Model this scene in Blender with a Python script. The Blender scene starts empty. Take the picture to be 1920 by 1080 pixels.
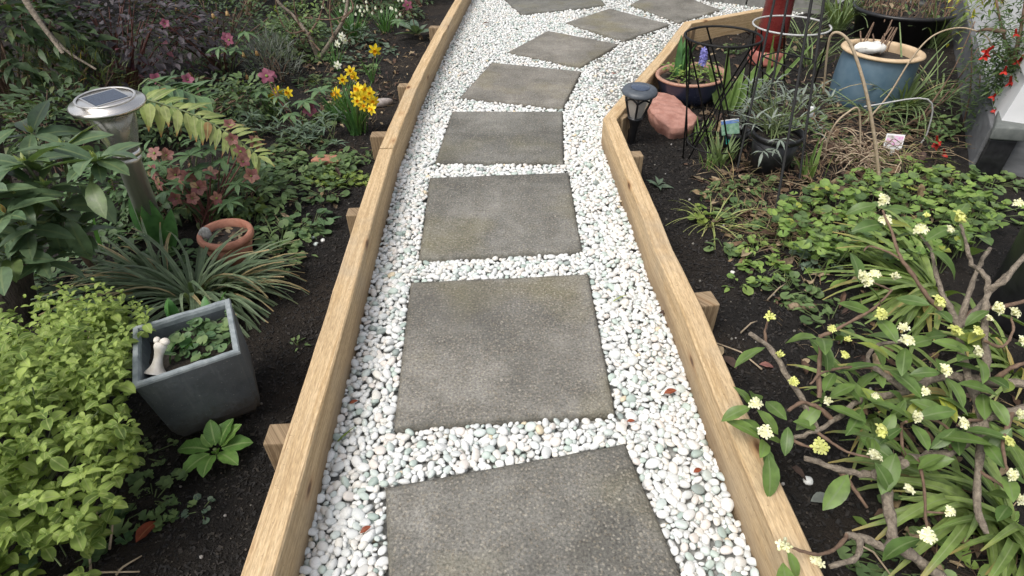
import bpy, bmesh, math, random
import numpy as np
from mathutils import Matrix, Vector
S = bpy.context.scene
COL = S.collection
R = math.radians
PI = math.pi

# ------------------------------------------------------------ camera, sky, sun, exposure
F, PITCH, ROLL, H = 1093.19, 0.6703986, -0.0197105, 0.989975      # focal length in photo pixels, tilt, roll, height
_f = np.array([0, math.cos(PITCH), -math.sin(PITCH)]); _u = np.array([0, math.sin(PITCH), math.cos(PITCH)]); _r = np.array([1., 0, 0])
RIGHT = math.cos(ROLL) * _r + math.sin(ROLL) * _u
UP = -math.sin(ROLL) * _r + math.cos(ROLL) * _u
CAM = np.array([0, 0, H])
cd = bpy.data.cameras.new('camera'); cam = bpy.data.objects.new('camera', cd); COL.objects.link(cam)
cd.sensor_width = 36; cd.lens = F / 1920 * 36; cd.clip_start = 0.02; cd.clip_end = 200
cam.matrix_world = Matrix(((RIGHT[0], UP[0], -_f[0], 0), (RIGHT[1], UP[1], -_f[1], 0), (RIGHT[2], UP[2], -_f[2], H), (0, 0, 0, 1)))
S.camera = cam
W = bpy.data.worlds.new('World'); S.world = W; W.use_nodes = True
wn = W.node_tree.nodes; wl = W.node_tree.links
sky = wn.new('ShaderNodeTexSky'); sky.sky_type = 'NISHITA'; sky.sun_disc = False
SUN_EL, SUN_AZ = R(60), R(-128)           # azimuth clockwise from +Y
sky.sun_elevation = SUN_EL; sky.sun_rotation = SUN_AZ
sky.air_density = 1.0; sky.dust_density = 4.0; sky.ozone_density = 0.6
hs = wn.new('ShaderNodeHueSaturation'); hs.inputs['Saturation'].default_value = .38      # overcast: a whiter sky all over
wl.new(sky.outputs[0], hs.inputs['Color']); wl.new(hs.outputs[0], wn['Background'].inputs[0]); wn['Background'].inputs[1].default_value = 0.15
sd = bpy.data.lights.new('sun', 'SUN'); sd.energy = 1.35; sd.angle = R(26); sd.color = (1, .96, .89)
sun = bpy.data.objects.new('sun', sd); COL.objects.link(sun)
_sv = Vector((math.sin(SUN_AZ) * math.cos(SUN_EL), math.cos(SUN_AZ) * math.cos(SUN_EL), math.sin(SUN_EL)))
sun.rotation_euler = _sv.to_track_quat('Z', 'Y').to_euler()
S.view_settings.view_transform = 'Standard'; S.view_settings.look = 'None'
S.view_settings.exposure = 0.46; S.view_settings.gamma = 1; S.view_settings.use_curve_mapping = False
S.cycles.max_bounces = 6; S.cycles.transparent_max_bounces = 8

# ------------------------------------------------------------ survey helpers: photo pixel -> place in the garden
def _dir(px, py): return _f + RIGHT * ((px - 960) / F) - UP * ((py - 540) / F)
def at(px, py, z=0.0):                   # point at height z
    d = _dir(px, py); return CAM + d * ((z - H) / d[2])
def ray(px, py, Y):                      # point on the upright plane y = Y
    d = _dir(px, py); return CAM + d * (Y / d[1])
def pix(P):
    d = np.asarray(P, float) - CAM; z = d @ _f
    return 960 + F * (d @ RIGHT) / z, 540 - F * (d @ UP) / z
V3 = lambda *a: np.array(a, float)
rng = random.Random(11)
nrng = np.random.default_rng(5)
def U(a, b): return rng.uniform(a, b)

# ------------------------------------------------------------ geometry
class Geo:
    def __init__(s, V, Q=None, T=None, UV=None, MI=None):
        s.V = np.asarray(V, float).reshape(-1, 3)
        s.Q = np.asarray(Q if Q is not None and len(Q) else np.zeros((0, 4)), int).reshape(-1, 4)
        s.T = np.asarray(T if T is not None and len(T) else np.zeros((0, 3)), int).reshape(-1, 3)
        s.UV = np.asarray(UV, float) if UV is not None else np.full((len(s.V), 2), .5)
        s.MI = np.asarray(MI, int) if MI is not None else np.zeros(len(s.Q) + len(s.T), int)
    def tf(s, M):
        M = np.asarray(M); return Geo(s.V @ M[:3, :3].T + M[:3, 3], s.Q, s.T, s.UV, s.MI)
    def mi(s, i): s.MI = np.full(len(s.Q) + len(s.T), i); return s
def join(gs):
    gs = list(gs); V = []; Q = []; T = []; UV = []; mq = []; mt = []; o = 0
    for g in gs:
        V.append(g.V); Q.append(g.Q + o); T.append(g.T + o); UV.append(g.UV); mq.append(g.MI[:len(g.Q)]); mt.append(g.MI[len(g.Q):]); o += len(g.V)
    c = np.concatenate
    return Geo(c(V), c(Q), c(T), c(UV), c([c(mq), c(mt)]))
def to_mesh(name, g, mats, smooth=True):
    me = bpy.data.meshes.new(name)
    nq, nt = len(g.Q), len(g.T)
    me.vertices.add(len(g.V)); me.vertices.foreach_set('co', g.V.astype(np.float32).ravel())
    lv = np.concatenate([g.Q.ravel(), g.T.ravel()]).astype(np.int32)
    me.loops.add(len(lv)); me.loops.foreach_set('vertex_index', lv)
    me.polygons.add(nq + nt)
    ls = np.concatenate([np.arange(nq) * 4, nq * 4 + np.arange(nt) * 3]).astype(np.int32)
    me.polygons.foreach_set('loop_start', ls)
    for m in (mats if isinstance(mats, (list, tuple)) else [mats]): me.materials.append(m)
    me.polygons.foreach_set('material_index', g.MI.astype(np.int32))
    me.polygons.foreach_set('use_smooth', np.full(nq + nt, smooth))
    uv = me.uv_layers.new(name='UVMap'); uv.data.foreach_set('uv', g.UV[lv].astype(np.float32).ravel())
    me.update(calc_edges=True); me.validate()
    return me

def frame(az, el=0., roll=0.):           # +Y of the part points along (azimuth from +X, elevation)
    return Matrix.Rotation(az - PI / 2, 4, 'Z') @ Matrix.Rotation(el, 4, 'X') @ Matrix.Rotation(roll, 4, 'Y')
def place(p, az, el=0., s=1., w=1., roll=0.):
    return Matrix.Translation(Vector(p)) @ frame(az, el, roll) @ Matrix.Diagonal((s * w, s, s, 1))

PROF = {
 'ovate': lambda t: math.sin(PI * t ** .72) ** .85, 'ellip': lambda t: math.sin(PI * t) ** .8,
 'lance': lambda t: math.sin(PI * t ** .8) ** 1.25, 'spat': lambda t: (.16 * (1 - t) + math.sin(PI * t ** 1.55) ** .9),
 'strap': lambda t: min(1, .55 + t * 4) * (1 - t ** 3.2) ** .8, 'blade': lambda t: min(1, .7 + t) * (1 - t ** 1.6) ** .8,
 'round': lambda t: math.sqrt(max(0, 1 - (2 * t - 1) ** 2)), 'petal': lambda t: math.sin(PI * t ** 1.25) ** .7,
}
def leaf(shape='ovate', w=.4, e0=0., e1=-30., n=5, fold=.25, wav=0., side=0.):
    """one blade, 1 long, along +Y, rising at e0 degrees and ending at e1, folded along its midrib"""
    V = []; UV = []; y = z = 0.; x = 0.
    for i in range(n + 1):
        t = i / n; e = R(e0 + (e1 - e0) * t)
        hw = max(.006, w / 2 * PROF[shape](min(.995, max(.005, t))))
        nz = (-math.sin(e), math.cos(e))
        wv = wav * math.sin(i * 2.3)
        for k, u in ((-1, 0), (0, .5), (1, 1)):
            lift = fold * hw * abs(k) + wv * hw * k
            V.append((x + k * hw, y + nz[0] * lift, z + nz[1] * lift)); UV.append((u, t))
        if i < n:
            em = R(e0 + (e1 - e0) * (t + .5 / n)); y += math.cos(em) / n; z += math.sin(em) / n; x += side * (t + .5 / n) / n
    Q = []
    for i in range(n):
        a = i * 3
        Q += [(a, a + 1, a + 4, a + 3), (a + 1, a + 2, a + 5, a + 4)]
    return Geo(V, Q, None, UV)
def lobed(w=1., n=12, lobes=5, depth=.25, cup=.15):
    """a round scalloped leaf on +Y, its stalk end at the origin"""
    V = [(0, .45, -cup * .6)]; UV = [(.5, .5)]; T = []
    for i in range(n + 1):
        a = -PI / 2 + .25 + (2 * PI - .5) * i / n
        r = .5 * (1 - depth * .5 + depth * .5 * math.cos(lobes * (a + PI / 2)) + .04 * math.sin(7 * a))
        V.append((w * r * math.cos(a), .45 + r * math.sin(a), cup * .5 * (1 + .5 * math.sin(3 * a)))); UV.append((.5 + .5 * math.cos(a), .5 + .5 * math.sin(a)))
    for i in range(n): T.append((0, 1 + i, 2 + i))
    return Geo(V, None, T, UV)
def tube(P, r, k=6, cap=True):
    P = [V3(*p) for p in P]; n = len(P)
    rr = list(r) if isinstance(r, (list, tuple, np.ndarray)) else [r] * n
    if len(rr) == 2 and n != 2: rr = [rr[0] + (rr[1] - rr[0]) * i / (n - 1) for i in range(n)]
    V = []; UV = []; Q = []; T = []; ref = V3(.31, .22, .93); L = 0
    for i in range(n):
        d = P[min(i + 1, n - 1)] - P[max(i - 1, 0)]; d /= np.linalg.norm(d) + 1e-12
        a = np.cross(d, ref)
        if np.linalg.norm(a) < .1: a = np.cross(d, V3(1, 0, 0))
        a /= np.linalg.norm(a); b = np.cross(d, a)
        if i: L += np.linalg.norm(P[i] - P[i - 1])
        for j in range(k):
            t = 2 * PI * j / k; V.append(P[i] + rr[i] * (math.cos(t) * a + math.sin(t) * b)); UV.append((j / k, L))
    for i in range(n - 1):
        for j in range(k): Q.append((i * k + j, i * k + (j + 1) % k, (i + 1) * k + (j + 1) % k, (i + 1) * k + j))
    if cap:
        for i0, p in ((0, P[0]), ((n - 1) * k, P[-1])):
            c = len(V); V.append(p); UV.append((.5, L))
            for j in range(k): T.append((i0 + j, i0 + (j + 1) % k, c))
    return Geo(V, Q, T, UV)
def smooth_line(P, m=4):                 # Catmull-Rom
    P = [V3(*p) for p in P]; Q = [2 * P[0] - P[1]] + P + [2 * P[-1] - P[-2]]; out = []
    for i in range(1, len(Q) - 2):
        for j in range(m):
            t = j / m; a, b, c, d = Q[i - 1:i + 3]
            out.append(.5 * (2 * b + (c - a) * t + (2 * a - 5 * b + 4 * c - d) * t * t + (3 * b - 3 * c + d - a) * t ** 3))
    return out + [P[-1]]
def lathe(prof, k=32, M=None):
    V = []; UV = []; Q = []
    for i, (r, z) in enumerate(prof):
        for j in range(k): t = 2 * PI * j / k; V.append((r * math.cos(t), r * math.sin(t), z)); UV.append((j / k, i / len(prof)))
    for i in range(len(prof) - 1):
        for j in range(k): Q.append((i * k + j, i * k + (j + 1) % k, (i + 1) * k + (j + 1) % k, (i + 1) * k + j))
    g = Geo(V, Q, None, UV)
    return g.tf(M) if M is not None else g
def from_bm(bm):
    bmesh.ops.triangulate(bm, faces=[f for f in bm.faces if len(f.verts) > 4])
    bm.verts.index_update()
    V = [v.co[:] for v in bm.verts]; Q = [[v.index for v in f.verts] for f in bm.faces if len(f.verts) == 4]; T = [[v.index for v in f.verts] for f in bm.faces if len(f.verts) == 3]
    bm.free(); return Geo(V, Q, T)
def block(corners8, bev=.004, cuts=0):
    """hexahedron from 4 bottom + 4 top corners (same turn), edges bevelled"""
    bm = bmesh.new(); v = [bm.verts.new(tuple(c)) for c in corners8]
    for f in ((3, 2, 1, 0), (4, 5, 6, 7), (0, 1, 5, 4), (1, 2, 6, 5), (2, 3, 7, 6), (3, 0, 4, 7)): bm.faces.new([v[i] for i in f])
    if bev: bmesh.ops.bevel(bm, geom=bm.edges[:], offset=bev, segments=2, affect='EDGES', profile=.6)
    if cuts: bmesh.ops.subdivide_edges(bm, edges=[e for e in bm.edges if e.calc_length() > bev * 6], cuts=cuts, use_grid_fill=True)
    bmesh.ops.recalc_face_normals(bm, faces=bm.faces[:])
    return from_bm(bm)
def box(c, sx, sy, sz, az=0., bev=.003):
    ca, sa = math.cos(az), math.sin(az); out = []
    for z in (0, sz):
        for x, y in ((-1, -1), (1, -1), (1, 1), (-1, 1)):
            X, Y = x * sx / 2, y * sy / 2; out.append((c[0] + X * ca - Y * sa, c[1] + X * sa + Y * ca, c[2] + z))
    return block(out, bev)
def ico(sub):
    bm = bmesh.new(); bmesh.ops.create_icosphere(bm, subdivisions=sub, radius=1); return from_bm(bm)

_nd = [(nrng.normal(size=2), nrng.uniform(0, 6.28)) for _ in range(40)]
def bump2(x, y, f=1.):                  # smooth pseudo noise
    s = 0
    for i, (d, p) in enumerate(_nd[:24]):
        k = f * (1 + i * .35); s = s + np.sin((d[0] * x + d[1] * y) * k + p) / (1 + i * .3)
    return s / 5
def soil_z(x, y):
    x = np.asarray(x, float); y = np.asarray(y, float)
    side = np.clip((np.abs(x) - .5) / .9, 0, 1)
    far = np.clip(y / 1., 0, 1)
    return -.028 + .022 * side + bump2(x, y, 9) * .010 + bump2(x + 3, y, 38) * .0035
def ground(px, py): p = at(px, py, -.01); p[2] = float(soil_z(p[0], p[1])); return p

# ------------------------------------------------------------ materials
def nm(name):
    m = bpy.data.materials.new(name); m.use_nodes = True; return m, m.node_tree, m.node_tree.nodes['Principled BSDF']
class NT:
    def __init__(s, name): s.m, s.t, s.b = nm(name)
    def n(s, typ, **kw):
        x = s.t.nodes.new('ShaderNode' + typ)
        for k, v in kw.items():
            if k.startswith('i_'):
                key = k[2:]; key = int(key) if key.isdigit() else key
                s.put(x.inputs[key], v)
            else: setattr(x, k, v)
        return x
    def put(s, sock, v):
        if isinstance(v, bpy.types.NodeSocket): s.t.links.new(v, sock)
        elif isinstance(v, (tuple, list)) and len(v) == 3 and sock.type == 'RGBA': sock.default_value = (*v, 1)
        else: sock.default_value = v
    def math(s, op, a, b=0., c=0.): return s.n('Math', operation=op, i_0=a, i_1=b, i_2=c).outputs[0]
    def mix(s, f, a, b, mode='MIX'):
        x = s.n('Mix', data_type='RGBA', blend_type=mode)
        s.put(x.inputs[0], f); s.put(x.inputs[6], a); s.put(x.inputs[7], b); return x.outputs[2]
    def ramp(s, f, stops, interp='LINEAR'):
        x = s.n('ValToRGB'); s.put(x.inputs[0], f); e = x.color_ramp; e.interpolation = interp
        while len(e.elements) < len(stops): e.elements.new(.5)
        for q, (p, c) in zip(e.elements, stops): q.position = p; q.color = (*c, 1) if not isinstance(c, float) else (c, c, c, 1)
        return x.outputs[0]
    def noise(s, vec, scale, detail=3., rough=.5, dist=0.): return s.n('TexNoise', i_Vector=vec, i_Scale=scale, i_Detail=detail, i_Roughness=rough, i_Distortion=dist).outputs[0]
    def vor(s, vec, scale, feature='F1', rand=1.): return s.n('TexVoronoi', feature=feature, i_Vector=vec, i_Scale=scale, i_Randomness=rand)
    def maprange(s, v, a, b, c=0., d=1.): return s.n('MapRange', i_0=v, i_1=a, i_2=b, i_3=c, i_4=d).outputs[0]
    def obj(s): return s.n('TexCoord').outputs['Object']
    def pos(s): return s.n('NewGeometry').outputs['Position']
    def uv(s): return s.n('TexCoord').outputs['UV']
    def vmul(s, v, k): return s.n('VectorMath', operation='MULTIPLY', i_0=v, i_1=k).outputs[0]
    def rand(s):
        a = s.n('ObjectInfo').outputs['Random']; b = s.n('NewGeometry').outputs['Random Per Island']
        return s.math('FRACT', s.math('ADD', a, b))
    def bump(s, h, strength=.5, dist=.01):
        x = s.n('Bump', i_Strength=strength, i_Distance=dist, i_Height=h); s.put(s.b.inputs['Normal'], x.outputs[0])
    def set(s, **kw):
        for k, v in kw.items(): s.put(s.b.inputs[k.replace('_', ' ')], v)
        return s
def leafmat(name, c1, c2, rib=None, edge=None, tip=None, rough=.45, trans=.22, old=None, veins=.25, oldp=.93):
    t = NT(name); r = t.rand(); p = t.pos()
    col = t.mix(r, c1, c2)
    if old is not None: col = t.mix(t.maprange(r, oldp, min(.999, oldp + .04)), col, old)
    sep = t.n('SeparateXYZ', i_0=t.uv()); u = t.math('ABSOLUTE', t.math('SUBTRACT', sep.outputs[0], .5)); v = sep.outputs[1]
    nz = t.noise(p, 45., 3.)
    col = t.mix(1., col, t.ramp(nz, [(.25, (.62, .62, .62)), (.75, (1.3, 1.3, 1.25))]), 'MULTIPLY')
    if veins:
        w = t.math('SINE', t.math('MULTIPLY', t.math('SUBTRACT', v, t.math('MULTIPLY', u, .5)), 75.))
        col = t.mix(t.math('MULTIPLY', t.maprange(w, .55, 1.), veins), col, t.mix(.5, col, rib or (.3, .35, .15)))
    if rib is not None: col = t.mix(t.maprange(u, .035, .07, .85, 0.), col, rib)
    if edge is not None: col = t.mix(t.maprange(u, .36, .42), col, edge)
    if tip is not None: col = t.mix(t.math('MULTIPLY', t.maprange(v, .8, .97), t.maprange(t.math('FRACT', t.math('MULTIPLY', r, 7.31)), .35, .6)), col, tip)
    t.set(Base_Color=col, Roughness=t.maprange(nz, .2, .8, rough - .1, rough + .15))
    t.b.inputs['Specular IOR Level'].default_value = .35
    t.bump(nz, .25, .004)
    if trans:
        tr = t.n('BsdfTranslucent', i_Color=t.mix(1., col, (1.3, 1.35, .6), 'MULTIPLY')); ms = t.n('MixShader', i_0=trans, i_1=t.b.outputs[0], i_2=tr.outputs[0])
        t.t.links.new(ms.outputs[0], t.t.nodes['Material Output'].inputs[0])
    return t.m
def plain(name, c1, c2, scale=30., rough=.6, bump=.3, metal=0., stretch=(1, 1, 1), spec=.5, dist=.004, detail=4., useobj=True):
    t = NT(name); v = t.vmul(t.obj() if useobj else t.pos(), stretch); n = t.noise(v, scale, detail, .6)
    col = t.mix(t.maprange(n, .3, .7), c1, c2)
    t.set(Base_Color=col, Roughness=t.maprange(n, .2, .8, rough - .08, rough + .08), Metallic=metal); t.b.inputs['Specular IOR Level'].default_value = spec
    if bump: t.bump(n, bump, dist)
    return t.m
def island(name, cols, rough=.8, scale=80., bump=.4):
    t = NT(name); r = t.rand(); n = len(cols)
    col = t.ramp(r, [(i / n, c) for i, c in enumerate(cols)], 'CONSTANT'); nz = t.noise(t.pos(), scale, 3.)
    col = t.mix(1., col, t.ramp(nz, [(.25, (.6, .6, .6)), (.75, (1.25, 1.25, 1.25))]), 'MULTIPLY')
    t.set(Base_Color=col, Roughness=rough); t.bump(nz, bump, .004); return t.m

def wood(name, base, dark, soiled=False):
    t = NT(name)
    sep = t.n('SeparateXYZ', i_0=t.uv()); oi = t.n('ObjectInfo').outputs['Random']
    cv = t.n('CombineXYZ', i_0=t.math('ADD', t.math('MULTIPLY', sep.outputs[0], 4.), t.math('MULTIPLY', oi, 37.)), i_1=t.math('MULTIPLY', sep.outputs[1], 110.), i_2=0.).outputs[0]
    g = t.noise(cv, 1., 4., .6, .4)
    cv2 = t.n('CombineXYZ', i_0=t.math('MULTIPLY', sep.outputs[0], 60.), i_1=t.math('MULTIPLY', sep.outputs[1], 400.), i_2=oi).outputs[0]
    fine = t.noise(cv2, 1., 3., .6)
    cv3 = t.n('CombineXYZ', i_0=t.math('MULTIPLY', sep.outputs[0], 3.), i_1=t.math('MULTIPLY', sep.outputs[1], 14.), i_2=oi).outputs[0]
    broad = t.noise(cv3, 1., 3., .5)
    col = t.mix(t.maprange(g, .44, .6), base, dark)
    col = t.mix(t.maprange(broad, .3, .75, 0., .5), col, tuple(c * .62 for c in base))
    col = t.mix(1., col, t.ramp(fine, [(.3, (.70, .67, .64)), (.7, (1.15, 1.13, 1.11))]), 'MULTIPLY')
    k = t.vor(t.n('CombineXYZ', i_0=t.math('ADD', t.math('MULTIPLY', sep.outputs[0], 7.), t.math('MULTIPLY', oi, 11.)), i_1=t.math('MULTIPLY', sep.outputs[1], 16.), i_2=0.).outputs[0], 1.)
    gate = t.math('GREATER_THAN', t.n('SeparateColor', i_0=k.outputs[1]).outputs[0], .7)
    kn = t.math('MULTIPLY', t.maprange(k.outputs[0], .07, .16, 1., 0.), gate)
    halo = t.math('MULTIPLY', t.maprange(k.outputs[0], .12, .3, .55, 0.), gate)
    col = t.mix(halo, col, (.38, .2, .08)); col = t.mix(kn, col, (.12, .055, .025))
    # ragged dark grain streaks and dirt that sticks to the saw marks
    st = t.noise(t.n('CombineXYZ', i_0=t.math('MULTIPLY', sep.outputs[0], 9.), i_1=t.math('MULTIPLY', sep.outputs[1], 260.), i_2=oi).outputs[0], 1., 2., .5, .8)
    col = t.mix(t.math('MULTIPLY', t.maprange(st, .66, .76), t.maprange(broad, .45, .6)), col, (.2, .11, .05))
    if soiled:      # splashed soil and damp along the foot of the inner face, weathered grey patches
        dz = t.math('ADD', sep.outputs[1], t.math('MULTIPLY', t.math('SUBTRACT', broad, .5), .09))
        col = t.mix(t.maprange(dz, .075, .125, .75, 0.), col, (.19, .135, .085))
        gp = t.noise(t.obj(), 4., 4., .6); col = t.mix(t.maprange(gp, .52, .72, 0., .45), col, (.34, .29, .22))
        spk = t.noise(t.obj(), 160., 2., .6); col = t.mix(t.maprange(spk, .68, .74, 0., .6), col, (.16, .1, .055))
    t.set(Base_Color=col, Roughness=.75); t.b.inputs['Specular IOR Level'].default_value = .25
    t.bump(t.math('ADD', t.math('MULTIPLY', g, .6), fine), .35, .003)
    return t.m

def slabmat():
    t = NT('exposed_concrete'); o = t.n('ObjectInfo'); p = t.n('VectorMath', operation='ADD', i_0=t.pos(), i_1=t.vmul(o.outputs['Location'], (3.1, 1.7, 0))).outputs[0]
    big = t.noise(p, 5., 4., .55); mid = t.noise(p, 22., 4., .6); fine = t.noise(p, 170., 3., .75)
    col = t.mix(t.maprange(big, .36, .66), (.116, .115, .109), (.228, .224, .213))
    col = t.mix(t.maprange(mid, .35, .75, 0., .55), col, (.09, .083, .072))
    col = t.mix(t.maprange(t.noise(p, 3.1, 3.), .52, .7, 0., .6), col, (.17, .155, .085))   # mossy tinge
    v = t.vor(p, 165.); vc = t.n('SeparateColor', i_0=v.outputs[1])
    sp = t.math('MULTIPLY', t.maprange(v.outputs[0], .3, .5, 1., 0.), t.math('GREATER_THAN', vc.outputs[0], .3))
    col = t.mix(t.math('MULTIPLY', sp, .5), col, t.mix(vc.outputs[1], (.2, .17, .13), (.36, .34, .3)))
    v2 = t.vor(p, 75.); vc2 = t.n('SeparateColor', i_0=v2.outputs[1])
    sp2 = t.math('MULTIPLY', t.maprange(v2.outputs[0], .16, .3, 1., 0.), t.math('GREATER_THAN', vc2.outputs[0], .8))
    col = t.mix(t.math('MULTIPLY', sp2, .55), col, t.mix(vc2.outputs[1], (.2, .18, .14), (.38, .36, .32)))
    col = t.mix(1., col, t.ramp(fine, [(.32, (.52, .52, .52)), (.68, (1.5, 1.48, 1.44))]), 'MULTIPLY')
    # worn dark rim
    sep = t.n('SeparateXYZ', i_0=t.uv()); ex = t.math('ABSOLUTE', t.math('SUBTRACT', sep.outputs[0], .5)); ey = t.math('ABSOLUTE', t.math('SUBTRACT', sep.outputs[1], .5))
    e = t.math('ADD', t.math('MAXIMUM', ex, ey), t.math('MULTIPLY', t.math('SUBTRACT', mid, .5), .05))
    col = t.mix(t.maprange(e, .475, .496, 0., .4), col, (.07, .068, .055))
    vr = o.outputs['Random']; col = t.mix(1., col, t.mix(vr, (.86, .88, .86), (1.16, 1.12, 1.06)), 'MULTIPLY')
    stain = t.noise(p, 6., 6., .7, 1.2); col = t.mix(t.maprange(stain, .54, .7, 0., .38), col, (.31, .295, .26))
    col = t.mix(t.maprange(t.noise(p, 2.3, 2.), .54, .72, 0., .45), col, (.085, .082, .074))
    t.set(Base_Color=col, Roughness=.82); t.b.inputs['Specular IOR Level'].default_value = .3
    t.bump(t.math('ADD', t.math('ADD', fine, t.math('MULTIPLY', sp, .5)), t.math('MULTIPLY', sp2, .6)), .5, .003)
    return t.m
def pebblemat():
    t = NT('river_pebble'); r = t.rand(); p = t.pos()
    col = t.ramp(r, [(0, (.67, .67, .65)), (.22, (.74, .74, .72)), (.48, (.61, .625, .61)), (.61, (.69, .665, .61)), (.72, (.53, .58, .55)), (.82, (.67, .62, .57)), (.89, (.46, .53, .48)), (.94, (.34, .41, .37)), (.96, (.6, .59, .56)), (.98, (.27, .31, .29)), (.99, (.66, .56, .4))], 'CONSTANT')
    n = t.noise(p, 90., 4., .6)
    vein = t.maprange(t.math('ABSOLUTE', t.math('SUBTRACT', t.noise(p, 60., 2., .5, 1.), .5)), 0., .035, .35, 0.)
    col = t.mix(vein, col, (.4, .45, .42))
    col = t.mix(t.maprange(n, .55, .8, 0., .3), col, (.5, .54, .5))
    t.set(Base_Color=col, Roughness=.5); t.b.inputs['Specular IOR Level'].default_value = .35; t.bump(n, .12, .003)
    return t.m
def soilmat():
    t = NT('dark_soil'); p = t.pos(); n = t.noise(p, 38., 6., .7); f = t.noise(p, 210., 3., .6); b = t.noise(p, 3., 3.)
    col = t.mix(t.maprange(n, .35, .7), (.009, .008, .0075), (.03, .026, .023))
    col = t.mix(t.maprange(b, .48, .65, 0., .6), col, (.04, .03, .022))
    sp = t.vor(p, 160.); gate = t.math('GREATER_THAN', t.n('SeparateColor', i_0=sp.outputs[1]).outputs[0], .93)
    col = t.mix(t.math('MULTIPLY', t.maprange(sp.outputs[0], .15, .3, 1., 0.), gate), col, (.14, .12, .1))
    t.set(Base_Color=col, Roughness=.92); t.b.inputs['Specular IOR Level'].default_value = .25
    t.bump(t.math('ADD', n, f), 1., .012); return t.m

M_SOIL = soilmat(); M_SLAB = slabmat(); M_PEB = pebblemat()
M_WOOD = wood('fresh_pine', (.64, .485, .295), (.49, .345, .185), True); M_PEG = wood('weathered_pine', (.34, .255, .16), (.2, .14, .085))
M_SAND = plain('path_sand', (.24, .24, .225), (.46, .46, .44), 120, .9)
M_CHIP = island('bark_chip', [(.011, .0095, .009), (.017, .015, .014), (.024, .020, .018), (.014, .0125, .012), (.034, .028, .022)], .85)
M_LITTER = island('dry_litter', [(.16, .1, .055), (.09, .05, .03), (.24, .17, .09), (.06, .035, .025), (.3, .23, .14), (.12, .085, .05)], .8)
M_GRIT = island('light_grit', [(.16, .15, .13), (.1, .09, .075), (.34, .32, .3), (.08, .065, .055)], .8)
M_BARK = plain('shrub_bark', (.12, .095, .07), (.31, .26, .20), 110, .85, 1., stretch=(1, 1, 1), dist=.008, detail=6.)
M_TRUNK = plain('rough_bark', (.035, .028, .022), (.12, .092, .07), 26, .9, 1., stretch=(3, 3, .5), dist=.03, detail=6.)
M_TWIG = plain('twig', (.1, .06, .04), (.2, .13, .085), 90, .8)
M_TAN = plain('dry_stalk', (.33, .25, .16), (.47, .38, .27), 80, .75)
M_GSTEM = plain('green_stem', (.07, .11, .035), (.13, .16, .06), 50, .6)
M_RSTEM = plain('red_stem', (.1, .035, .03), (.16, .06, .045), 50, .6)

# ------------------------------------------------------------ things
def tag(o, label, cat, group=None):
    o['label'] = label; o['category'] = cat
    if group: o['group'] = group
_cache = {}
class Thing:
    def __init__(s, name, label, cat, loc=(0, 0, 0), group=None):
        o = bpy.data.objects.new(name, None); COL.objects.link(o); o.empty_display_size = .05
        o.location = Vector(loc); s.o = o; s.loc = V3(*loc); s.bag = {}
        tag(o, label, cat, group)
    def part(s, name, g, mat, smooth=True, kind=None, label=None, parent=None):      # geometry in garden coordinates
        g2 = Geo(g.V - s.loc, g.Q, g.T, g.UV, g.MI)
        o = bpy.data.objects.new(name, to_mesh(name, g2, mat, smooth)); COL.objects.link(o); o.parent = parent or s.o
        if kind: o['kind'] = kind
        if label: o['label'] = label
        return o
    def add(s, name, g, mat, M, smooth=True): s.bag.setdefault((name, id(mat) if not isinstance(mat, list) else id(mat[0])), []).append((g, mat, M, smooth))
    def done(s, cap=300):
        for (name, _), L in s.bag.items():
            def big(e):
                M = e[2]; p = V3(*M.translation); sc = max(M.to_scale()); return sc / (np.linalg.norm(p - CAM) + .01)
            if len(L) > cap:
                def vis(e):
                    x, y = pix(e[2].translation); return -60 < x < 1980 and -60 < y < 1140
                L.sort(key=lambda e: -(big(e) * (1 if vis(e) else .01)))
            for g, mat, M, sm in L[:cap]:
                key = (id(g), id(mat) if not isinstance(mat, list) else id(mat[0]))
                me = _cache.get(key)
                if me is None: me = _cache[key] = to_mesh(name, g, mat, sm); _keep.append((g, mat))
                o = bpy.data.objects.new(name, me); COL.objects.link(o); o.parent = s.o
                o.matrix_local = Matrix.Translation(Vector(-s.loc)) @ M
            if len(L) > cap:
                g = join([e[0].tf(e[2]) for e in L[cap:]]); s.part(plural.get(name, name + '_mass'), g, L[0][1], L[0][3], kind='stuff')
        s.bag = {}
        return s
_keep = []
plural = {'leaf': 'foliage', 'flower': 'flower_mass', 'pebble': 'pebbles', 'leaflet': 'foliage'}
def single(name, g, mat, label, cat, loc, group=None, smooth=True):
    me = to_mesh(name, Geo(g.V - V3(*loc), g.Q, g.T, g.UV, g.MI), mat, smooth)
    o = bpy.data.objects.new(name, me); COL.objects.link(o); o.location = Vector(loc); tag(o, label, cat, group); return o
def struct(name, g, mat, smooth=True, kind='structure', parent=None):
    o = bpy.data.objects.new(name, to_mesh(name, g, mat, smooth)); COL.objects.link(o); o['kind'] = kind
    if parent: o.parent = parent
    return o
def pip(x, y, poly):
    c = False; j = len(poly) - 1
    for i in range(len(poly)):
        xi, yi = poly[i][0], poly[i][1]; xj, yj = poly[j][0], poly[j][1]
        if (yi > y) != (yj > y) and x < (xj - xi) * (y - yi) / (yj - yi) + xi: c = not c
        j = i
    return c
def in_px(poly, z=0.):                    # random place whose picture falls in a photo polygon
    xs = [p[0] for p in poly]; ys = [p[1] for p in poly]
    while True:
        x, y = U(min(xs), max(xs)), U(min(ys), max(ys))
        if pip(x, y, poly): return at(x, y, z)
def hang(p0, p1, sag, n=6):               # line from p0 to p1 bent by sag in z
    return [V3(*p0) + (V3(*p1) - V3(*p0)) * (i / n) + V3(0, 0, sag * math.sin(PI * i / n)) for i in range(n + 1)]

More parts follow.
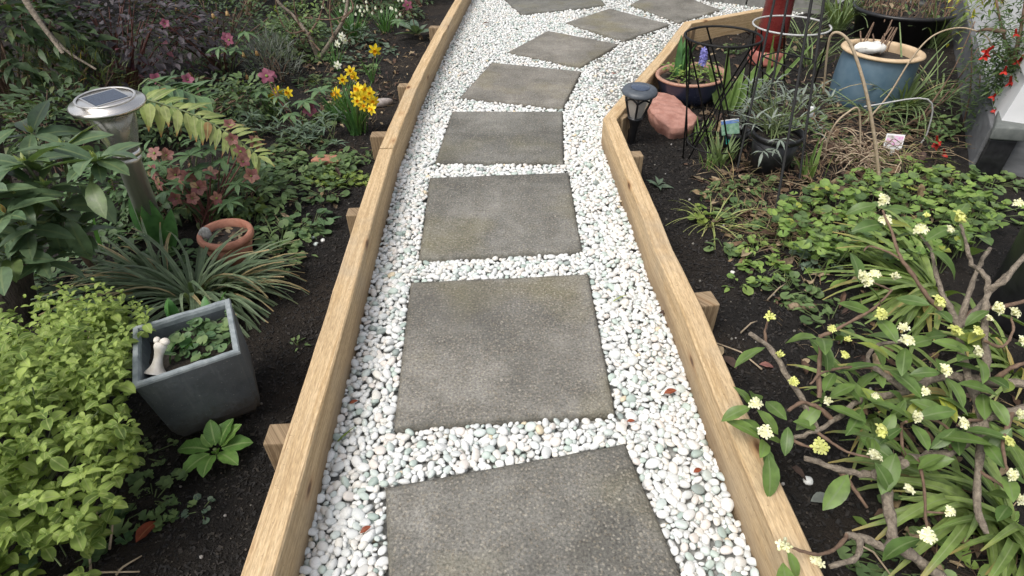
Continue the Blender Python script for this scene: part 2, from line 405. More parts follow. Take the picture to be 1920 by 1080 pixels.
# ------------------------------------------------------------ the ground, the path bed
def grid_axis(a, b, fine, lo=-30, hi=30):
    c = list(np.arange(a, b, fine)); o1 = [a - d for d in (.1, .25, .5, 1, 2, 4, 8, 16, 28)][::-1]; o2 = [b + d for d in (.0, .1, .25, .5, 1, 2, 4, 8, 16, 28)]
    return np.array(o1 + c + o2)
gx = grid_axis(-2.4, 2.6, .022); gy = grid_axis(.2, 5.0, .022)
X, Y = np.meshgrid(gx, gy)
Z = soil_z(X, Y)
LEFT_IN = [(-.362, .25), (-.371, .43), (-.386, 1.0), (-.399, 1.458), (-.411, 1.93), (-.395, 2.6), (-.35, 3.35), (-.283, 4.25), (-.2, 5.3)]
b2 = [at(1131, 221, .1)[:2], at(1190, 152, .1)[:2], at(1240, 95, .1)[:2], at(1282, 41, .1)[:2]]; b3e = at(1436, 14, .1)[:2]
RIGHT_IN = [(.425, .2), (.41, .43), (.397, .77), tuple(at(1277, 577, .1)[:2]), tuple(at(1227, 469, .1)[:2]), tuple(at(1202, 400, .1)[:2]), tuple(b2[0])]
PATH = LEFT_IN + [(-.2, 5.9), (2.6, 5.9), (2.6, 4.6), tuple(b3e), tuple(b2[3]), tuple(b2[2]), tuple(b2[1])] + RIGHT_IN[::-1]
def inside_path(x, y): return pip(x, y, PATH)
mask = np.array([[inside_path(x, y) if -1 < x < 2.7 and .1 < y < 6 else False for x in gx] for y in gy])
Z = np.where(mask, -.05, Z)
ny, nx = X.shape
idx = np.arange(nx * ny).reshape(ny, nx)
Qg = np.stack([idx[:-1, :-1], idx[:-1, 1:], idx[1:, 1:], idx[1:, :-1]], -1).reshape(-1, 4)
struct('soil_bed', Geo(np.stack([X, Y, Z], -1).reshape(-1, 3), Qg), M_SOIL)
pc = [V3(x, y, -.026) for x, y in PATH]
bm = bmesh.new(); bm.faces.new([bm.verts.new(tuple(p)) for p in pc]); bmesh.ops.recalc_face_normals(bm, faces=bm.faces[:]); path = struct('gravel_path', from_bm(bm), M_SAND, False)

# ------------------------------------------------------------ stepping slabs
def slab_geo(c, th=.042):
    c = [V3(*q) for q in c]; n = 14; bm = bmesh.new()
    uvd = []; V = []; Q = []
    cut = .012
    ts = [0, .012, .03] + [i / n for i in range(1, n)] + [.97, .988, 1]
    m = len(ts)
    for j, b in enumerate(ts):
        for i, a in enumerate(ts):
            p = (c[3] * (1 - a) + c[2] * a) * (1 - b) + (c[0] * (1 - a) + c[1] * a) * b
            ed = min(a, 1 - a, b, 1 - b); z = -.004 if ed == 0 else (-.0008 if ed < .02 else 0)
            if ed == 0:                                            # chipped, slightly ragged rim
                q = (c[0] + c[1] + c[2] + c[3]) / 4 - p; p = p + q / np.linalg.norm(q) * abs(bump2(p[0], p[1], 30)) * .004
            p = p + V3(0, 0, z + bump2(p[0], p[1], 6) * .0012); V.append(p); uvd.append((a, b))
    for j in range(m - 1):
        for i in range(m - 1): Q.append((j * m + i, j * m + i + 1, (j + 1) * m + i + 1, (j + 1) * m + i))
    ring = [i for i in range(m)] + [j * m + m - 1 for j in range(1, m)] + [(m - 1) * m + i for i in range(m - 2, -1, -1)] + [j * m for j in range(m - 2, 0, -1)]
    o = len(V)
    for k in ring: V.append(V[k] - V3(0, 0, th)); uvd.append(uvd[k])
    for k in range(len(ring)): k2 = (k + 1) % len(ring); Q.append((ring[k], o + k, o + k2, ring[k2]))
    return Geo(V, Q, None, uvd)
c0, c1 = at(722, 912), at(1172, 830); wv = c1 - c0; pv = V3(wv[1], -wv[0], 0)
SLABS = [
 ([c0, c1, c1 + pv, c0 + pv], 'nearest dark concrete slab, turned askew and cut by the bottom edge'),
 ([at(*q) for q in ((770, 528), (1103, 512), (1154, 773), (738, 802))], 'large speckled grey slab lying square, second from the front'),
 ([at(*q) for q in ((806, 332), (1066, 322), (1092, 470), (785, 486))], 'greenish brown concrete slab, third from the front of the path'),
 ([at(*q) for q in ((848, 208), (1055, 208), (1057, 305), (816, 304))], 'pale brown concrete slab level with the start of the dog-leg edging'),
 ([at(*q) for q in ((922, 116), (1090, 133), (1055, 203), (862, 182))], 'dark slab beginning to turn right, beside the black lantern'),
 ([at(*q) for q in ((1027, 57), (1160, 82), (1088, 126), (952, 97))], 'diamond-set grey slab between two others on the bend'),
 ([at(*q) for q in ((1143, 15), (1257, 45), (1170, 76), (1060, 42))], 'small-looking diamond slab far up the bend, left of the timber corner'),
 ([at(*q) for q in ((1240, -24), (1352, 18), (1272, 42), (1182, 8))], 'farthest right slab running against the stone plinth'),
 ([at(*q) for q in ((905, -40), (1090, -48), (1136, 9), (978, 27))], 'pale worn slab with a greenish front rim at the top of the path'),
]
SLABPOLY = []
for c, lab in SLABS:
    ctr = sum(c) / 4; single('stepping_slab', slab_geo(c), M_SLAB, lab, 'paving slab', (ctr[0], ctr[1], -.04), 'concrete stepping slabs of the path')
    SLABPOLY.append([(p[0], p[1]) for p in c])

# ------------------------------------------------------------ timber edging
def board_geo(inner, w, z0, z1, seed=0, side=1):
    P = smooth_line([V3(x, y, 0) for x, y in inner], 1); out = []
    for a, b in zip(P[:-1], P[1:]):
        n = max(1, int(np.linalg.norm(b - a) / .06)); out += [a + (b - a) * i / n for i in range(n)]
    P = out + [P[-1]]; V = []; UV = []; Q = []; T = []; L = 0
    ch = .003
    prof = [(0, z0), (0, z1 - ch), (ch, z1), (w - ch, z1), (w, z1 - ch), (w, z0)]
    pv = [0]
    for a, b in zip(prof[:-1], prof[1:]): pv.append(pv[-1] + math.hypot(b[0] - a[0], b[1] - a[1]))
    for i, p in enumerate(P):
        d = P[min(i + 1, len(P) - 1)] - P[max(i - 1, 0)]; d /= np.linalg.norm(d); nrm = V3(-d[1], d[0], 0) * side
        if i: L += np.linalg.norm(P[i] - P[i - 1])
        j = bump2(L * 3 + seed, seed, 3) * .0015
        for k, (o, z) in enumerate(prof):
            q = p + nrm * (o + j + U(-.0005, .0005)); V.append((q[0], q[1], z + (bump2(L * 2, seed + 5, 4) * .0015 + U(-.0004, .0004) if k in (1, 2, 3, 4) else 0))); UV.append((L, pv[k]))
    m = len(prof)
    for i in range(len(P) - 1):
        for k in range(m - 1): Q.append((i * m + k, (i + 1) * m + k, (i + 1) * m + k + 1, i * m + k + 1))
    for i0 in (0, (len(P) - 1) * m):
        for k in range(1, m - 1): T.append((i0, i0 + k, i0 + k + 1))
    return Geo(V, Q, T, UV)
def peg_geo(p, sx, sy, z1, az):
    g = box((p[0], p[1], -.12), sx, sy, z1 + .12, az, .004)
    d = g.V - V3(*p); ca, sa = math.cos(az), math.sin(az)
    g.UV = np.stack([d[:, 2], (d[:, 0] * ca + d[:, 1] * sa) + (-d[:, 0] * sa + d[:, 1] * ca) * .7 + .2], -1); return g
def edging(inner, w, side, label, pegs, z1=.1, seed=0):
    m = inner[len(inner) // 2]; t = Thing('timber_edging', label, 'edging board', (m[0], m[1], -.03), 'pine boards edging the path')
    t.part('board', board_geo(inner, w, -.075, z1, seed, side), M_WOOD, False)
    for (px, py, z, sx, sy, az) in pegs:
        p = at(px, py, z); t.part('peg', peg_geo(p, sx, sy, z, az), M_PEG if z < .095 else M_WOOD, False)
# pegs: picture place of the middle of the top
edging(LEFT_IN[:5], .052, 1, 'long near pine board along the left of the path', [(535, 812, .068, .075, .05, R(2)), (672, 396, .07, .07, .048, R(2)), (711, 251, .072, .065, .05, R(0))], seed=1)
edging([(-.4115, 1.936)] + LEFT_IN[5:], .05, 1, 'far pine board on the left, starting at the butt joint', [(761, 159, .07, .07, .05, R(-6)), (816, 50, .065, .07, .05, R(-8))], seed=7)
edging(RIGHT_IN, .05, -1, 'near pine board with knots along the right of the path', [(1320, 560, .078, .06, .055, R(8)), (1191, 288, .085, .05, .045, R(5))], seed=13)
v2 = b2[0] - V3(0, 0, 0)[:2]
edging([tuple(b2[0] + (b2[1] - b2[0]) * .02), tuple(b2[1]), tuple(b2[2]), tuple(b2[3])], .05, -1, 'slanting pine board behind the black lantern, running to the far corner', [(1165, 216, .086, .055, .05, R(50)), (1296, 52, .09, .04, .04, R(50))], z1=.1, seed=19)
edging([tuple(b2[3] + (b3e - b2[3]) * .012), tuple(b3e + (b3e - b2[3]) * .15)], .045, -1, 'short far pine board ending at the red pipe', [], z1=.1, seed=23)

# ------------------------------------------------------------ pebbles
def pebble_bases(sub, n):
    out = []; b = ico(sub)
    for k in range(n):
        V = b.V.copy(); a = nrng.uniform(0, 6.28, 6); f = nrng.uniform(1., 2.2, 3)
        d = 1 + .10 * np.sin(V[:, 0] * f[0] + a[0]) * np.cos(V[:, 1] * f[1] + a[1]) + .09 * np.sin(V[:, 1] * 2.3 + a[2]) + .07 * np.sin(V[:, 2] * 2.5 + V[:, 0] * 1.7 + a[3])
        V = np.sign(V) * np.abs(V) ** nrng.uniform(.8, 1.0) * d[:, None]
        out.append(Geo(V, b.Q, b.T))
    return out
PB2 = pebble_bases(2, 9); PB3 = pebble_bases(3, 5); PB1 = pebble_bases(1, 6)
def clear_of_slabs(x, y, r):
    for s in SLABPOLY:
        ok = False
        for i in range(4):
            a, b = s[i], s[(i + 1) % 4]; ex, ey = b[0] - a[0], b[1] - a[1]; l = math.hypot(ex, ey)
            if (ex * (y - a[1]) - ey * (x - a[0])) / l > r: ok = True; break     # outside of this (clockwise) side
        if not ok: return False
    return True
cell = .028; gridd = {}; peb = []
def try_peb(x, y, r, k):
    i, j = int(x // cell), int(y // cell)
    for a in (-1, 0, 1):
        for b in (-1, 0, 1):
            for (qx, qy, qr) in gridd.get((i + a, j + b), ()):
                if (qx - x) ** 2 + (qy - y) ** 2 < (k * (qr + r)) ** 2: return False
    gridd.setdefault((i, j), []).append((x, y, r)); return True
def path_point():
    while True:
        y = U(.33, 5.6); x = U(-.42, .45) if (y < 2.5 or rng.random() < .5) else U(-.42, 2.3)
        if inside_path(x, y): return x, y
def size_at(): 
    q = rng.random(); return U(.0118, .0150) if q < .16 else (U(.0088, .0118) if q < .62 else U(.0062, .0088))
for r0, r1, tries in ((.0098, .0128, 2600), (.0074, .0098, 30000), (.0056, .0074, 60000), (.0040, .0054, 50000)):
    for _ in range(tries):
        x, y = path_point(); r = U(r0, r1)
        if not clear_of_slabs(x, y, r * .75): continue
        if try_peb(x, y, r, .76): peb.append((x, y, r, 1))
n_top = len(peb)
for _ in range(17000):
    x, y = path_point()
    if clear_of_slabs(x, y, .006): peb.append((x, y, U(.007, .011), 0))
pebinfo = []
for x, y, r, lay in peb:
    el = U(1.05, 1.75); th = U(.5, .74)
    M = Matrix.Translation((x, y, -.0105 + U(-.003, .0035) + (r * .15) if lay else -.0168)) @ Matrix.Rotation(U(0, 6.28), 4, 'Z') @ Matrix.Rotation(rng.gauss(0, .32), 4, 'X') @ Matrix.Rotation(rng.gauss(0, .3), 4, 'Y') @ Matrix.Diagonal((r * math.sqrt(el) * 1.0, r / math.sqrt(el) * 1.04, r * th, 1))
    pebinfo.append((r / (math.hypot(x, y) + .8), M, y, lay))
pebinfo.sort(key=lambda e: -(e[0] * (1 if e[3] and 535 < pix(e[1].translation)[0] < 1450 and pix(e[1].translation)[1] < 1085 else .001)))
pm = [to_mesh('pebble', g, M_PEB) for g in PB3]
for k, e in enumerate(pebinfo[:300]):
    o = bpy.data.objects.new('pebble', pm[k % 5]); COL.objects.link(o); o.parent = path; o.matrix_local = e[1]
rest = []
for k, e in enumerate(pebinfo[300:]):
    near = e[2] < 1.15; g = (PB2 if (e[3] and e[2] < 2.6) else PB1)
    rest.append(g[k % len(g)].tf(e[1]))
struct('pebbles', join(rest), M_PEB, kind='stuff', parent=path)
# a few loose pebbles that strayed on to the soil and the slabs' edges
for px, py, r, lab in ((1520, 893, .009, 'larger grey pebble on black soil left of the gnarled trunk'), (1567, 914, .007, 'smaller grey pebble nearer the gnarled trunk'), (604, 445, .007, 'pale pebble nearest the left board of three on the black soil'), (590, 452, .007, 'middle one of three pale pebbles on the black soil by the second peg'), (585, 440, .006, 'pale pebble nearest the weeds of three beside the left board'), (1375, 505, .006, 'tiny pale pebble alone beside the right board')):
    p = ground(px, py); g = PB2[rng.randrange(9)].tf(Matrix.Translation(Vector(p) + Vector((0, 0, r * .4))) @ Matrix.Rotation(U(0, 6), 4, 'Z') @ Matrix.Diagonal((r * 1.2, r, r * .7, 1)))
    single('stray_pebble', g, M_PEB, lab, 'pebble', p, 'stray pebbles on the soil')

# ------------------------------------------------------------ bark chips and litter on the soil
def scatter(name, n, region, geos, mat, smin, smax, lift=.004, tilt=.5, flat=True):
    gs = []
    for k in range(n):
        p = region(); s = U(smin, smax); x, y = p[0], p[1]
        if inside_path(x, y) or (abs(x - np.interp(y, [q[1] for q in LEFT_IN], [q[0] for q in LEFT_IN])) < .055 and x < 0): continue
        z = float(soil_z(x, y)) + lift
        gs.append(geos[k % len(geos)].tf(Matrix.Translation((x, y, z)) @ frame(U(0, 6.28), rng.gauss(0, tilt), rng.gauss(0, tilt)) @ Matrix.Diagonal((s, s, s, 1))))
    return struct(name, join(gs), mat, False, 'stuff')
def chipgeo():
    a, b = U(.25, .6), U(.12, .3); return block([(x * (1 + U(-.3, .3)), y * (1 + U(-.3, .3)), z) for z in (-b / 2, b / 2) for x, y in ((-a / 2, -.5), (a / 2, -.5), (a / 2, .5), (-a / 2, .5))], 0)
CH = [chipgeo() for _ in range(14)]
def reg_left():
    q = rng.random()
    if q < .6: y = .3 + 2.2 * rng.random() ** 1.3; return (-.45 - .65 * rng.random() ** 1.5, y)
    return (U(-2., -.4), U(.4, 4.2))
def reg_right():
    q = rng.random()
    if q < .62: y = .3 + 2.4 * rng.random() ** 1.2; return (np.interp(y, [.4, 1, 2, 2.6], [.45, .42, .43, .5]) + .5 * rng.random() ** 1.4, y)
    return (U(.4, 2.4), U(.4, 4.0))
scatter('bark_mulch', 19000, reg_left, CH, M_CHIP, .003, .0095, .002)
scatter('bark_mulch', 17000, reg_right, CH, M_CHIP, .003, .011, .002)
ST = [leaf('blade', .045, U(0, 30), U(-40, 10), 4, .3, side=U(-.4, .4)) for _ in range(11)] + [leaf('ellip', U(.25, .5), U(0, 40), U(-60, 20), 4, .5, .4, U(-.2, .2)) for _ in range(4)]
scatter('leaf_litter', 1500, lambda: in_px([(1290, 300), (1560, 200), (1760, 250), (1800, 400), (1560, 470), (1380, 480)]), ST, M_LITTER, .02, .075, .006, .25)
scatter('leaf_litter', 520, lambda: in_px([(1400, 470), (1560, 430), (1900, 700), (1920, 1080), (1740, 1080), (1640, 800), (1480, 640)]), ST, M_LITTER, .015, .055, .006, .25)
scatter('leaf_litter', 800, lambda: in_px([(300, 140), (700, 60), (760, 150), (640, 360), (560, 420), (300, 420)]), ST, M_LITTER, .015, .05, .006, .25)
scatter('leaf_litter', 900, lambda: in_px([(1300, 80), (1700, 20), (1760, 240), (1400, 330), (1250, 200)]), ST, M_LITTER, .02, .07, .006, .3)
scatter('soil_crumbs', 260, reg_right, [PB1[k] for k in range(6)], M_GRIT, .0015, .0045, .003)
scatter('soil_crumbs', 140, reg_left, [PB1[k] for k in range(6)], M_GRIT, .0015, .0035, .003)

# ============================================================ LEFT BED
L_RHO = leafmat('rhododendron_leaf', (.08, .135, .07), (.13, .195, .10), rib=(.17, .22, .1), rough=.38, old=(.12, .17, .06), veins=.2)
L_ORE = leafmat('golden_leaf', (.12, .19, .04), (.33, .42, .105), rib=(.36, .42, .15), edge=(.22, .3, .065), rough=.6, trans=.3, veins=.12)
L_STRAP = leafmat('grey_green_strap', (.10, .15, .08), (.19, .24, .145), rib=(.06, .09, .05), rough=.5, tip=(.33, .24, .12), old=(.34, .27, .14), veins=0, oldp=.86)
L_FROND = leafmat('lime_leaflet', (.19, .26, .075), (.36, .40, .15), rib=(.38, .4, .18), rough=.45, tip=(.38, .17, .06), old=(.36, .22, .09), veins=.1)
L_HELL = leafmat('hellebore_leaf', (.07, .135, .06), (.12, .2, .085), rib=(.15, .22, .1), rough=.42, veins=.2)
L_DARK = leafmat('dark_evergreen_leaf', (.042, .075, .034), (.09, .14, .06), rough=.5, old=(.1, .12, .04), veins=0)
L_PURP = leafmat('plum_leaf', (.042, .036, .044), (.115, .102, .118), rib=(.1, .07, .08), rough=.5, old=(.12, .03, .045), veins=0)
L_SMALL = leafmat('small_green_leaf', (.075, .13, .048), (.165, .235, .09), rough=.5, veins=0)
L_GREY = leafmat('silver_leaf', (.13, .15, .13), (.24, .26, .24), rough=.7, veins=0)
L_EUPH = leafmat('blue_green_leaf', (.08, .13, .09), (.14, .19, .13), rough=.55, rib=(.16, .2, .13), veins=0)
L_ROSE = leafmat('fresh_rosette_leaf', (.10, .21, .045), (.17, .29, .065), rib=(.26, .36, .13), rough=.5, veins=.3)
L_TULIP = leafmat('tulip_leaf', (.06, .155, .05), (.085, .2, .06), rough=.4, veins=0)
L_DAFF = leafmat('daffodil_leaf', (.06, .15, .045), (.1, .21, .06), rough=.45, veins=0)
L_YELL = leafmat('daffodil_petal', (.80, .58, .02), (.88, .70, .04), rough=.5, trans=.25, veins=0)
L_TRUMP = leafmat('daffodil_trumpet', (.8, .42, .01), (.84, .50, .02), rough=.5, trans=.2, veins=0)
L_PINK = leafmat('hellebore_petal', (.24, .085, .09), (.33, .18, .13), rib=(.2, .06, .08), rough=.5, trans=.25, old=(.42, .30, .18), veins=.15)
L_MAG = leafmat('magenta_petal', (.19, .045, .085), (.29, .095, .15), rough=.5, trans=.25, veins=0)
L_WHITE = leafmat('white_petal', (.75, .76, .68), (.82, .82, .76), rough=.5, trans=.25, veins=0)
L_BELL = leafmat('apricot_bell', (.5, .3, .12), (.55, .36, .16), rough=.5, trans=.25, veins=0)
L_MOSS = leafmat('sedum_leaf', (.12, .19, .04), (.22, .28, .06), rough=.5, veins=0)
L_RED = leafmat('fallen_red_leaf', (.24, .055, .03), (.27, .07, .035), rib=(.35, .13, .06), rough=.5, veins=.3)
M_TERRA = plain('terracotta', (.30, .115, .07), (.44, .21, .14), 30, .8, .4, detail=7.)
def stonemat():
    t = NT('cast_stone'); o = t.obj(); n = t.noise(o, 12., 7., .65); f = t.noise(o, 90., 3., .6); sep = t.n('SeparateXYZ', i_0=o)
    col = t.mix(t.maprange(n, .3, .72), (.062, .074, .082), (.125, .14, .15))
    run = t.noise(t.vmul(o, (60., 60., 5.)), 1., 3., .6); col = t.mix(t.maprange(run, .58, .75, 0., .35), col, (.2, .215, .22))       # water runs
    mud = t.math('ADD', sep.outputs[2], t.math('MULTIPLY', t.math('SUBTRACT', f, .5), .09)); col = t.mix(t.maprange(mud, .03, .075, .7, 0.), col, (.055, .045, .036))   # soil splashed on the foot
    col = t.mix(t.maprange(t.noise(o, 260., 2., .5), .68, .74, 0., .6), col, (.3, .31, .31))
    t.set(Base_Color=col, Roughness=.75); t.bump(t.math('ADD', n, f), .35, .004); return t.m
M_STONE = stonemat()
M_RIM = plain('worn_cast_stone', (.16, .185, .195), (.30, .33, .335), 45, .8, .5, detail=6.)
M_COMPOST = plain('potting_soil', (.012, .01, .008), (.045, .034, .025), 60, .95, 1., dist=.01)
M_STEEL = plain('brushed_steel', (.66, .63, .59), (.82, .80, .76), 60, .48, .08, metal=1., stretch=(1, 1, .05))
M_SPOT = plain('chromed_lid', (.62, .58, .54), (.78, .75, .7), 8, .26, .03, metal=1.)
M_BONE = plain('bleached_wood', (.5, .44, .36), (.78, .74, .68), 40, .7, .4)
M_BRICKRED = plain('broken_tile', (.3, .13, .08), (.42, .2, .13), 50, .85, .5)

G_OV = [leaf('ovate', .46, U(0, 12), U(-40, -8), 4, .25, .05) for _ in range(4)]
G_EL = [leaf('ellip', .40, U(0, 15), U(-45, -10), 5, .22, .05) for _ in range(5)]
G_LA = [leaf('lance', .30, U(0, 15), U(-50, -15), 5, .22, .04) for _ in range(5)]
G_RD = [lobed(1.0, 12, 3, U(.02, .1), U(.05, .3)) for _ in range(4)]
G_LOB = [lobed(1.0, 20, 7, .22, U(.05, .3)) for _ in range(4)]
G_NEEDLE = [leaf('blade', .09, U(-5, 20), U(-30, 10), 3, .3) for _ in range(4)]
G_SP = [leaf('spat', .42, U(5, 25), U(-40, -5), 6, .25, .12) for _ in range(5)]

def stem(t, P, r, mat=None, k=5, m=3, name='stem'): return t.part(name, tube(smooth_line(P, m), r, k), mat or M_GSTEM)
def straps(t, base, n, l0, l1, mat, e0=(50, 88), e1=(-60, 10), w=.055, spread=.03, az=(0, 2 * PI), shape='strap', var=10, name='leaf', nseg=8):
    gs = [leaf(shape, w * U(.8, 1.2), U(*e0), U(*e1), nseg, .35, side=U(-.18, .18)) for _ in range(var)]
    for k in range(n):
        a = U(*az); p = V3(*base) + V3(math.cos(a), math.sin(a), 0) * U(0, spread)
        t.add(name, gs[rng.randrange(var)], mat, place(p, a + U(-.35, .35), U(-.15, .15), U(l0, l1), 1, U(-.3, .3)))
def rosette(t, base, n, l0, l1, mat, geos, el=(10, 50), w=1., az0=0., name='leaf'):
    for k in range(n):
        f = k / max(1, n - 1); a = az0 + k * 2.399 + U(-.2, .2)
        t.add(name, geos[rng.randrange(len(geos))], mat, place(V3(*base) + V3(0, 0, .004 + .002 * k), a, R(el[0] + (el[1] - el[0]) * f + U(-6, 6)), l1 + (l0 - l1) * f * U(.8, 1.1), w, U(-.25, .25)))
def mound(t, C, rad, n, geos, mat, s0, s1, inner=.55, zmin=0., name='leaf', droop=.2, cut=None):
    """leaves through the outer shell of a bush, facing outwards, on short hidden twigs"""
    C = V3(*C); k = 0; tries = 0
    while k < n and tries < n * 30:
        tries += 1
        d = nrng.normal(size=3); d /= np.linalg.norm(d)
        if d[2] < -.35: continue
        lump = 1 + .16 * bump2(d[0] * 2 + C[0] * 7, d[1] * 2 + d[2], 2.4)
        rr = inner + (1 - inner) * rng.random() ** .55
        p = C + d * V3(*rad) * rr * lump
        if p[2] < zmin or (cut and not cut(p)): continue
        a = math.atan2(d[1], d[0]) + U(-1.1, 1.1); el = math.asin(max(-1, min(1, d[2]))) * .5 - droop + U(-.5, .5)
        t.add(name, geos[rng.randrange(len(geos))], mat, place(p, a, el, U(s0, s1), U(.85, 1.15), U(-.5, .5))); k += 1
def twigs(t, base, C, rad, n, r, mat, name='stem'):
    gs = []
    for k in range(n):
        d = nrng.normal(size=3); d[2] = abs(d[2]); d /= np.linalg.norm(d)
        e = V3(*C) + d * V3(*rad) * U(.6, .95); b = V3(*base) + V3(U(-.03, .03), U(-.03, .03), -.02)
        gs.append(tube(smooth_line([b, (b + e) / 2 + V3(U(-.03, .03), U(-.03, .03), U(0, .04)), e], 3), [r, r * .4], 5))
    t.part(name, join(gs), mat)
def star(n, l, w, cup, mi=0, tip=-10, shape='petal'):
    g = leaf(shape, w, cup, tip, 4, .2)
    return join([g.tf(Matrix.Rotation(2 * PI * k / n, 4, 'Z') @ Matrix.Scale(l, 4)) for k in range(n)]).mi(mi)
def cupflower(): return join([star(5, 1, .72, 50, 0, 0), tube([(0, 0, .05), (0, 0, .25)], [.12, .1], 6).mi(1)])
G_DAFF = [join([star(6, 1., .5, 8, 0, U(-25, 0)), lathe([(.12, 0), (.2, .25), (.24, .5), (.33, .62), (.30, .62), (.18, .3), (.02, .1)], 9).mi(1)]) for _ in range(3)]
G_HELL = [cupflower() for _ in range(2)] + [join([star(5, 1, .66, 24, 0, -16), lathe([(.02, 0), (.14, .05), (.17, .16), (.1, .2), (.01, .21)], 8).mi(1)]) for _ in range(2)]
def palmate(t, p, n, L, mat, el=0., az0=0., spread=5.2, geos=None, stalk=None):
    """a leaf of n fingers on one stalk"""
    for k in range(n):
        t.add('leaflet', (geos or G_LA)[rng.randrange(5)], mat, place(p, az0 + spread * (k / (n - 1) - .5), el + U(-.15, .1), L * (1 - .25 * abs(k / (n - 1) - .5) * 2) * U(.85, 1.1), U(.9, 1.3), U(-.2, .2)))
    if stalk is not None: t.part('stalk', tube(smooth_line([stalk, (V3(*stalk) + V3(*p)) / 2 + V3(U(-.02, .02), 0, .02), p], 3), [.0028, .002], 5), M_GSTEM)

# --- old tree trunk at the left edge
b = at(-12, 610); top = ray(-95, -60, b[1] + .30); P = [b - V3(0, 0, .06), b + (top - b) * .3 + V3(.01, .02, 0), b + (top - b) * .65, top, top + (top - b) * .5]
t = Thing('tree_trunk', 'rough brown tree trunk at the left edge behind the rhododendron leaves', 'tree', b)
tg = tube(smooth_line(P, 8), [.07, .04], 24)
an = np.arctan2(tg.V[:, 1] - b[1], tg.V[:, 0] - b[0]); tg.V += nrng.normal(size=tg.V.shape) * .0025; tg.V[:, :2] += (np.sin(an * 9 + tg.V[:, 2] * 6) * .004)[:, None]
t.part('trunk', tg, M_TRUNK); t.part('branch', tube(smooth_line([P[2], P[2] + V3(.08, .05, .1), P[2] + V3(.16, .02, .25)], 4), [.024, .012], 8), M_TRUNK)

# --- rhododendron
b = at(190, 520); t = Thing('rhododendron', 'broad leaved evergreen shrub with whorls of long leaves in front of the steel lamp', 'shrub', b)
wh = [((46, 306), 1.20, 11), ((180, 300), 1.24, 12), ((28, 368), 1.12, 10), ((112, 392), 1.22, 7), ((118, 278), 1.3, 8), ((-40, 300), 1.2, 9), ((-20, 430), 1.12, 9), ((60, 250), 1.36, 7), ((118, 440), 1.2, 8), ((50, 430), 1.14, 9), ((20, 480), 1.08, 9), ((85, 350), 1.18, 9), ((10, 400), 1.06, 8), ((80, 490), 1.1, 8), ((-30, 360), 1.1, 8), ((150, 440), 1.22, 6)]
fork = ray(118, 392, 1.24); stem(t, [b, ray(150, 470, 1.30), fork], [.009, .006], M_TWIG)
for (q, Yq, n) in wh:
    c = ray(*q, Yq); stem(t, [fork, (fork + c) / 2 + V3(0, 0, -.03), c], [.005, .0035], M_GSTEM)
    a0 = U(0, 6)
    for k in range(n):
        t.add('leaf', G_EL[rng.randrange(5)], L_RHO, place(c + V3(0, 0, -.004 * (k % 3)), a0 + k * 2 * PI / n + U(-.2, .2), R(U(-28, 30)), U(.082, .118), U(.85, 1.02), U(-.4, .4)))
    for k in range(5):
        t.add('bud', leaf('lance', .35, 60, 80, 3, .5), L_FROND, place(c, k * 1.3, R(U(15, 60)), U(.018, .028)))
for q, Yq, az, el in (((100, 405), 1.18, -1.7, -70), ((128, 405), 1.18, -1.2, -65), ((118, 385), 1.2, .05, 2), ((150, 345), 1.22, -.5, -30), ((170, 340), 1.2, -1.0, -35), ((60, 420), 1.12, -2.4, -20), ((20, 440), 1.1, -2., -55), ((5, 500), 1.02, -1., 10), ((-20, 480), 1.0, .2, 25), ((140, 470), 1.24, 2.8, 10)):
    t.add('leaf', G_EL[rng.randrange(5)], L_RHO, place(ray(*q, Yq), az, R(el), U(.10, .125), 1.05, U(-.3, .3)))
t.done()

# --- stainless steel solar bollard
b = at(297, 452); tp = ray(201, 192, b[1] - .01); ax = tp - b; Hh = np.linalg.norm(ax); ax /= Hh
t = Thing('solar_bollard_lamp', 'round stainless steel solar path lamp with square panel on its lid', 'garden lamp', b)
Mz = Matrix.Translation(Vector(b)) @ Vector(ax).to_track_quat('Z', 'Y').to_matrix().to_4x4()
Mc = Matrix.Translation(Vector(b)) @ (Vector(ax) * .75 + Vector((.03, -.12, 1)) * .25).to_track_quat('Z', 'Y').to_matrix().to_4x4()
M_CLEAR = NT('ribbed_glass').set(Base_Color=(.55, .55, .5), Roughness=.12, Transmission_Weight=.75, IOR=1.3).m
M_PV = plain('solar_cell', (.035, .05, .085), (.06, .08, .12), 20, .25, .05)
t.part('post', lathe([(.0, -.1), (.031, -.1), (.031, Hh * .62), (.035, Hh * .63), (.035, Hh * .65), (.031, Hh * .66)], 28, Mz), M_STEEL)
lid = Matrix.Translation(Vector(b + ax * Hh)) @ Vector((.04, -.03, 1)).to_track_quat('Z', 'Y').to_matrix().to_4x4() @ Matrix.Scale(.84, 4)
t.part('collar', lathe([(.033, Hh * .665), (.039, Hh * .67), (.039, Hh * .69), (.035, Hh * .70)], 28, Mz), M_SPOT)
t.part('lamp_glass', lathe([(.034, Hh * .70), (.039, Hh * .74), (.049, Hh * .82), (.055, Hh * .90), (.057, Hh * .965)], 28, Mz), M_CLEAR)
t.part('reflector', lathe([(.001, Hh * .70), (.024, Hh * .71), (.017, Hh * .8), (.042, Hh * .95), (.0, Hh * .96)], 20, Mz), M_SPOT)
t.part('lid', lathe([(.0, -.024), (.07, -.024), (.094, -.018), (.106, -.010), (.109, -.003), (.103, .003), (.088, .006), (.086, .011), (.082, .014), (.0, .015)], 48, lid), M_SPOT)
t.part('lid_ring', lathe([(.083, .012), (.086, .016), (.082, .019), (.078, .016)], 48, lid), M_STEEL)
